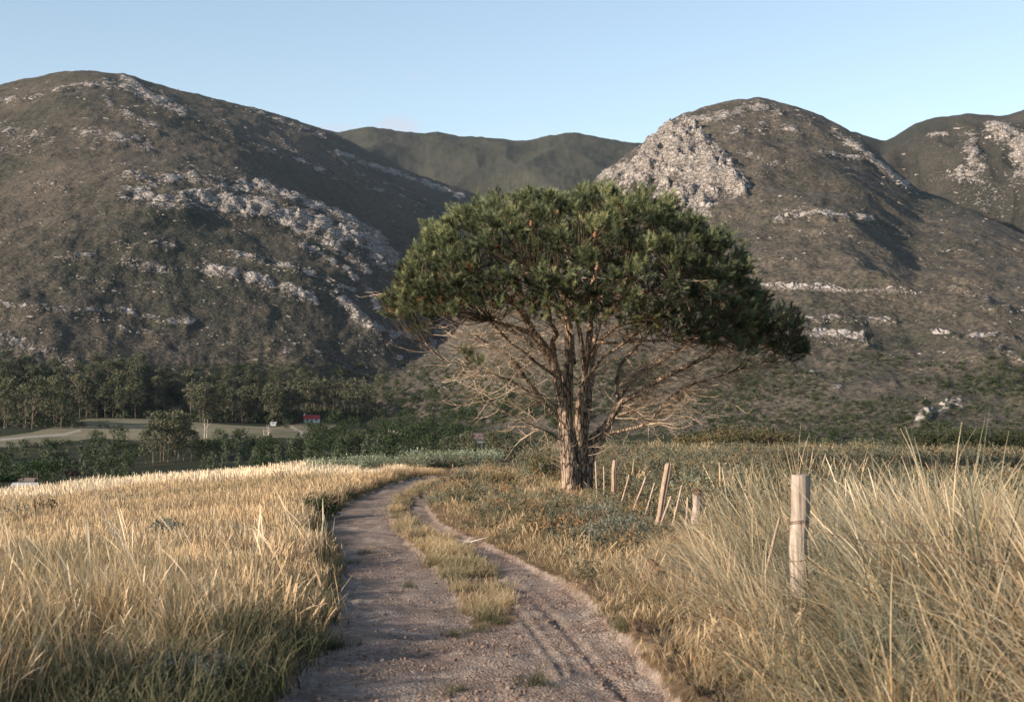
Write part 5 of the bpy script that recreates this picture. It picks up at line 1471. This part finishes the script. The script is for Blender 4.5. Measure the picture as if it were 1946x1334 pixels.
def ground_pt(u, v=None, r=None):
    if r is None: return at_ground(u, v)
    a = float(az_of(u)); p = np.array([r * sin(a), r * cos(a), 0.0]); p[2] = zat(p[0:1], p[1:2])[0]; return p
FIRST = {}
def tree2(kind, var, p, s, label, group, name='gum_tree', cat='gum tree', wide=1.0):
    e = empty(name, tuple(p)); tr_m, cr_m = (GUM if kind == 'gum' else TALL)[var]
    o = link('trunk', tr_m, None, e); q = link('crown', cr_m, None, e)
    e.scale = (s * wide, s * wide, s); e.rotation_euler = (0, 0, R.uniform(0, 6.28)); return tag(e, label, cat, group)
def tree1(meshes, p, s, label, group, name, cat, wide=1.0):
    o = link(name, R.choice(meshes), None); o.location = p; o.scale = (s * wide, s * wide, s); o.rotation_euler = (0, 0, R.uniform(0, 6.28))
    return tag(o, label, cat, group)
# gum woods at the back of the meadow
for k in range(40):
    u0 = R.uniform(-60, 292); v0 = 812 + R.uniform(-2, 3) if u0 < 150 else 794 + R.uniform(-2, 2)
    tree2('gum', R.randrange(6), ground_pt(u0, v0), R.uniform(.60, 1.05), 'tall gum tree in the front row of the wood left behind the meadow', 'gum trees in the left wood')
for k in range(62):
    u0 = R.uniform(-80, 300); v0 = R.uniform(735, 790)
    tree2('gum', R.randrange(6), ground_pt(u0, v0), R.uniform(.5, 1.05), 'gum tree further up the slope in the left wood, only its crown clear', 'gum trees in the left wood')
for k in range(16):
    u0 = R.uniform(285, 370); tree2('tall', R.randrange(5), ground_pt(u0, R.uniform(758, 776)), R.uniform(.7, .95), 'slim gum tree behind the rough gap between the two woods', 'gum trees behind the gap')
tree2('tall', 1, ground_pt(362, 800), 1.15, 'single tall gum tree rising above its neighbours at the left end of the middle wood', None)
for k in range(40):
    u0 = R.uniform(358, 545); tree2('gum', R.randrange(6), ground_pt(u0, 803 + (u0 - 358) / 40 - R.uniform(0, 10)), R.uniform(.62, .88), 'gum tree in the middle wood right behind the meadow', 'gum trees in the middle wood')
for k in range(44):
    u0 = R.uniform(545, 705); tree2('tall', R.randrange(5), ground_pt(u0, R.uniform(786, 803)), R.uniform(.78, 1.02), 'slender pale gum trunk in the open stand above the red roofed cottage', 'slender gum trees by the cottage')
for k in range(22):
    u0 = R.uniform(360, 760); tree2('gum', R.randrange(6), ground_pt(u0, R.uniform(745, 775)), R.uniform(.5, .75), 'gum tree on the rise behind the middle woods', 'gum trees on the rise')
for k, (u0, dr, s0) in enumerate([(278, 0, .42), (292, -8, .52), (306, 4, .62), (320, 0, .64), (334, -6, .58), (350, 5, .5), (364, 0, .40), (312, 10, .6), (340, 10, .6)]):
    tree2('gum', k % 6, ground_pt(u0, r=462 + dr), s0, 'broad gum tree in the big clump standing alone below the meadow', 'gum trees of the lone clump', wide=1.15)
for k in range(20):
    u0 = R.uniform(842, 1010); s0 = R.uniform(.30, .46)
    tree2('gum', R.randrange(6), ground_pt(u0, r=R.uniform(395, 470)), s0, 'brown green gum tree in the grove just left of the pine trunk', 'gum trees in the grove left of the pine', wide=1.2)
for k in range(10):
    tree2('gum', R.randrange(6), ground_pt(R.uniform(1010, 1100), r=R.uniform(420, 480)), R.uniform(.25, .4), 'dark gum tree showing through the lower dead branches of the pine', 'gum trees behind the pine')
# young gums and round trees filling the low ground
pts_ = []
for k in range(4000):
    u0, v0 = R.uniform(-60, 930), R.uniform(864 if False else 862, 908)
    if len(pts_) >= 185: break
    if any(abs(u0 - q[0]) < 13 and abs(v0 - q[1]) < 7 for q in pts_) or (255 < u0 < 375 and 872 < v0): continue
    pts_.append((u0, v0))
for u0, v0 in pts_:
    rr0 = 2703 * 28 / (v0 - 715) * R.uniform(.99, 1.01)
    if R.random() < .68: tree1(YG, ground_pt(u0, r=rr0), R.uniform(.75, 1.35), 'young cone shaped gum tree in the plantation below the meadow', 'young gum trees below the meadow', 'young_gum_tree', 'tree', 1.15)
    else: tree1(RT, ground_pt(u0, r=rr0), R.uniform(.45, .85), 'small bushy dark tree among the young gums below the meadow', 'small dark trees below the meadow', 'young_tree', 'tree', 1.2)
for k in range(34):
    u0 = R.uniform(380, 600) if k % 2 else R.uniform(-50, 260)
    tree1(RT, ground_pt(u0, R.uniform(849, 860)), R.uniform(.35, .6), 'dark bushy tree along the near edge of the meadow', 'dark trees along the near meadow edge', 'meadow_edge_tree', 'tree', 1.2)
for k in range(62):
    u0 = R.uniform(585, 900); v0 = R.uniform(812, 862)
    tree1(RT, ground_pt(u0, v0), R.uniform(.55, 1.1), 'dark round broadleaf tree in the hollow right of the cottage', 'dark broadleaf trees in the hollow', 'broadleaf_tree', 'tree', 1.15)
for k in range(60):
    u0 = R.uniform(690, 1120); v0 = R.uniform(762, 815)
    tree1(RT, ground_pt(u0, v0), R.uniform(.5, 1.0), 'dark tree on the lower slope behind the pine', 'dark trees on the lower slope', 'broadleaf_tree', 'tree', 1.2)
for k in range(34):
    u0 = R.uniform(1150, 1700); rr0 = R.uniform(430, 600)
    tree1(RT, ground_pt(u0, r=rr0), R.uniform(.35, .7), 'low dark tree in the shaded hollow beyond the heath', 'dark trees in the hollow beyond the heath', 'broadleaf_tree', 'tree', 1.3)
for u0, v0, s0, lb in [(225, 838, 1.0, 'neat round dark tree standing alone at the near edge of the meadow'), (178, 838, .7, 'small upright dark tree left of the round one'), (190, 840, .6, 'second small dark tree beside the round one'),
                       (640, 815, 1.3, 'large dark tree right below the red roofed cottage'), (548, 815, .7, 'low dark tree by the lane left of the cottage'), (418, 848, .9, 'dark tree at the near corner of the meadow by the snags'), (450, 846, 1.1, 'broader dark tree right of the meadow corner'),
                       (340, 800, .5, 'small dark bush at the edge of the rough gap'), (312, 797, .4, 'low dark bush left of the rough gap')]:
    tree1(RT, ground_pt(u0, v0), s0, lb, None, 'broadleaf_tree', 'tree')
# the umbrella pine far left and its companions
def umbrella(p, h, wd, label, mat, red=False):
    e = empty('umbrella_pine' if not red else 'reddish_tree', tuple(p)); g = np.random.default_rng(int(wd * 100))
    b = MB(); b.tube(spline(np.array([[0, 0, -.3], [.2, 0, h * .4], [.1, 0, h * .8]]), 8), np.linspace(wd * .03, wd * .015, 8), 7); b.build('trunk', M_darkbark, e)
    c = []; q = []
    for k in range(22):
        a = g.random() * 2 * pi; r0 = wd * .40 * math.sqrt(g.random()); c.append([r0 * cos(a), r0 * sin(a), h * .74 + (1 - (r0 / (wd * .5)) ** 2) * h * .16]); q.append(wd * .15)
    V, Q, T = cards(np.array(c), np.array(q), 1500, .30, g, .8); link('crown', new_mesh('crown', V, [Q], {'tone': T}, smooth=False), mat, e)
    return tag(e, label, 'tree')
umbrella(ground_pt(72, r=372), 8.4, 13.5, 'wide dark umbrella pine at the far left below the plantation', FK)
RED = mat_far_leaf('reddish_foliage', [(.075, .045, .034), (.11, .07, .05)])
umbrella(ground_pt(138, r=372), 6.2, 4.6, 'small reddish brown tree right of the wide umbrella pine', RED, True)
umbrella(ground_pt(5, r=360), 5.5, 9, 'dark pine cut by the left edge next to the white roofed house', FK)
for u0, r0, s0 in [(110, 300, .55), (150, 305, .7), (185, 310, .8), (225, 300, .6), (262, 315, .8), (300, 320, .7), (345, 325, .7), (395, 330, .65)]:
    tree1(RT, ground_pt(u0, r=r0), s0, 'low spreading green bush just below the edge of the field', 'green bushes below the field edge', 'large_bush', 'bush', 1.7)
# bleached snags
def dead_tree(u, v, h, n, label, spread=.25):
    p = ground_pt(u, v); e = empty('dead_tree', tuple(p)); g = np.random.default_rng(int(u))
    b = MB()
    for k in range(n):
        a = g.random() * 2 * pi; x = g.normal(0, .8); tip = np.array([x + spread * h * cos(a) * g.uniform(.3, 1), spread * h * sin(a), h * g.uniform(.7, 1)])
        P = spline(np.array([[x, 0, -.3], [x + (tip[0] - x) * .6, tip[1] * .6, h * .4], tip]), 9); b.tube(P, np.linspace(.26, .05, 9), 5)
        for q in range(3):
            s_ = P[4 + q]; t_ = s_ + g.normal(0, 1, 3) * [1, 1, .2] + [0, 0, h * .12]; b.tube(np.array([s_, t_]), [.09, .03], 4)
    b.build('trunk', M_snag, e); return tag(e, label, 'dead tree')
dead_tree(391, 842, 11, 2, 'pair of pale bare trunks right of the lone gum clump', .08)
dead_tree(511, 846, 9, 5, 'cluster of thin pale dead trunks at the near edge of the meadow', .15)
dead_tree(749, 840, 7, 6, 'bleached candelabra shaped dead tree in the dark hollow', .45)

def paint(name, c, rough=.6):
    m = NT(name, rough, .3); m.color(m.mix(m.noise(1.5, 4, .6), tuple(x * .8 for x in c), tuple(min(1, x * 1.15) for x in c))); return m.m
M_wall = paint('white_plaster', (.62, .60, .57)); M_roof = paint('red_corrugated_roof', (.42, .045, .05)); M_glass = paint('dark_window', (.03, .035, .04), .2); M_grey = paint('grey_sheet_roof', (.36, .37, .38)); M_blue = paint('blue_grey_wall', (.13, .15, .19)); M_thatch = paint('brown_thatch', (.15, .12, .10)); M_door = paint('brown_door', (.12, .07, .04)); M_pink = paint('faded_pink_roof', (.19, .125, .12)); M_greyed = paint('greyed_plaster', (.30, .29, .28))  # greyed plaster: darker walls for the house in the grove
def gable(b, L_, W_, z0, z1, over=.3, th=.12):
    for s_ in (-1, 1):
        y0, y1 = s_ * (W_ / 2 + over), 0
        V = [[-L_ / 2 - over, y0, z0 - over * .4], [L_ / 2 + over, y0, z0 - over * .4], [L_ / 2 + over, y1, z1], [-L_ / 2 - over, y1, z1]]
        V = np.array(V + [[q[0], q[1], q[2] + th] for q in V]); b.add(V, [[0, 1, 2, 3], [4, 7, 6, 5], [0, 4, 5, 1], [1, 5, 6, 2], [2, 6, 7, 3], [3, 7, 4, 0]])
def house(u, v, L_, W_, hw, hr, rz, wall, roof, label, name='cottage', r=None, wins=3, chimney=False):
    p = ground_pt(u, v, r); e = empty(name, tuple(p)); e.rotation_euler = (0, 0, rz)
    b = MB(); b.box((0, 0, hw / 2 - .3), (L_, W_, hw + .6))
    for s_ in (-1, 1): b.add([[s_ * L_ / 2, -W_ / 2, hw], [s_ * L_ / 2, W_ / 2, hw], [s_ * L_ / 2, 0, hr]], None, [[0, 1, 2] if s_ > 0 else [0, 2, 1]])
    b.build('wall', wall, e, False)
    b = MB(); gable(b, L_, W_, hw, hr); rf = b.build('roof', roof, e, False)
    if chimney: b = MB(); b.box((-L_ / 2 + .6, 0, hr + .2), (.9, .9, 1.8)); b.build('chimney', M_wall, rf, False)
    for k in range(wins):
        x = (k - (wins - 1) / 2) * L_ / (wins + .5); b = MB()
        if k == wins // 2 and wins > 1: b.box((x, -W_ / 2 - .03, 1.0), (1.0, .08, 2.0)); b.build('door', M_door, e, False)
        else: b.box((x, -W_ / 2 - .03, 1.5), (1.1, .08, 1.0)); b.build('window', M_glass, e, False)
    return tag(e, label, 'house')
house(592, 803, 9.5, 5.5, 2.3, 4.4, radians(12), M_wall, M_roof, 'white cottage with a bright red roof at the foot of the gum trees', chimney=True)
house(520, 809, 3.0, 2.4, 1.5, 2.1, radians(-6), M_grey, M_grey, 'tiny pale shed at the right end of the middle wood', 'shed', wins=1)
house(895, 0, 8, 6, 3.6, 5.6, radians(20), M_greyed, M_pink, 'white house with a faded pink roof half hidden in the gum grove', 'house', r=545)
house(50, 0, 5.4, 3, 3.3, 3.8, radians(4), M_blue, M_grey, 'long blue grey cabin with a white roof at the far left below the field', 'cabin', r=350, wins=2)
house(52, 0, 3.8, 4, 3.2, 4.6, radians(0), M_thatch, M_thatch, 'brown thatched hut behind the cabin with the white roof', 'hut', r=366, wins=1)
for u0, v0, s0, lb in [(433, 196, .35, 'lone small tree standing on the skyline of the left mountain'), (629, 254, .4, 'lone tree at the saddle where the left mountain meets the far ridge')]:
    h_, ok = hit(np.array([float(u0)]), np.array([float(v0) + 4])); tree1(RT, h_[0], s0, lb, None, 'ridge_tree', 'tree')

# scrub on the hillsides and in the hollow: nobody could count it
n = 24000
uu = rng.uniform(-120, 2070, n); vv = rng.uniform(300, 850, n) ** 1.0
low = rng.random(n) < .72; vv[low] = rng.uniform(640, 870, low.sum())
hp, ok = hit(uu, vv); hr = np.hypot(hp[:, 0], hp[:, 1]); cn = fbm(hp[:, 0] / 70, hp[:, 2] / 30 + hp[:, 1] / 110, 3, 8)
ok &= (hr > 330) & (hr < 2700) & (cn + rng.normal(0, .25, n) > np.where(hp[:, 2] < 20, -.15, .08)) & ~inpoly(uu, vv, MEADOW) & ~inpoly(uu, vv, LOWER_FIELD) & (polydist(uu, vv, LANE2) > 6)
ok &= ~((uu > 290) & (uu < 360) & (vv > 765) & (vv < 800)) & ~((uu < 620) & (vv > 790) & (vv < 852))
hp = hp[ok]; hr = hr[ok]
s = rng.uniform(.12, .34, len(hp)) * np.clip(hr / 1100, .5, 1.6) * np.where(hp[:, 2] < 10, 1.35, .6)
# undergrowth among the gum trunks
tp = np.array([o.location[:] for o in COL.objects if o.get('category') == 'gum tree' and o.location[1] > 600])
tp = np.repeat(tp, 4, 0); tp[:, :2] += np.column_stack([rng.normal(0, 5, len(tp)), rng.uniform(1, 22, len(tp))]); tp[:, 2] = zat(tp[:, 0], tp[:, 1])
hp = np.vstack([hp, tp]); s = np.concatenate([s, rng.uniform(.35, .8, len(tp))]); n = len(hp)
scr = [with1(rnd_tree(570 + i, 8, 9, 90, .95, False, 6), q) for i, q in enumerate([FD, FD, FG, FG])]
scatter('hillside_scrub', hp, rr_(n, .05), np.column_stack([s * 1.2, s * 1.2, s]), rng.integers(0, 4, n), scr, 'dark scrub and bushes scattered over the lower mountain slopes and hollows', 'scrub')

# unseen bushes added on the left to shade the near corner of the field
for k, (x, y, h0, s0) in enumerate([(-7.2, 2.0, 2.5, 1.4), (-7.9, 4.2, 2.6, 1.5), (-9.2, 6.0, 2.1, 1.3)]):
    V, Q, A, H = leafy(seed=90 + k, stems=190, leaves=40, h=h0, spread=s0, leaf=.12, lw=.06)
    e = empty('bush', (x, y, zat([x], [y])[0])); me = new_mesh('foliage', V, [Q], {'rnd': A, 'hgt': H}, smooth=False); link('foliage', me, L_dark, e)
    tag(e, ['tall dark unseen bush nearest the camera beyond the left edge', 'tallest dark unseen bush in the middle beyond the left edge', 'lower dark unseen bush farthest of three beyond the left edge'][k], 'bush')
# members of a row told apart by their place in it
bpy.context.view_layer.update()
groups = {}
for o in COL.objects:
    if o.get('group') and o.get('label') and o.parent is None: groups.setdefault((o['group'], o['label']), []).append(o)
def nth(k): return '%d%s' % (k, 'th' if 10 < k % 100 < 14 else {1: 'st', 2: 'nd', 3: 'rd'}.get(k % 10, 'th'))
for (g_, l_), ob in groups.items():
    if 1 < len(ob) <= 62:
        ob.sort(key=lambda o: float(w2px(np.array(o.location[0]), np.array(o.location[1]), np.array(o.location[2]))[0]))
        for k, o in enumerate(ob):
            wd_ = l_.split(); o['label'] = ' '.join(wd_[:12]) + ', ' + ('leftmost' if k == 0 else 'rightmost' if k == len(ob) - 1 else nth(k + 1) + ' from left')

# ------------------------------------------------------------------ haze
b = MB(); b.box((0, 1500, 560), (9500, 8600, 1240)); hz = NT('haze_air'); hz.t.nodes.remove(hz.b)
pv_ = hz.n('ShaderNodeVolumePrincipled'); pv_.inputs['Color'].default_value = (.70, .85, 1.0, 1); pv_.inputs['Density'].default_value = 1.5e-5; pv_.inputs['Anisotropy'].default_value = .0
hz.t.links.new(pv_.outputs[0], hz.out.inputs['Volume'])
ho = b.build('haze', hz.m, None, False); tag(ho, kind='stuff')
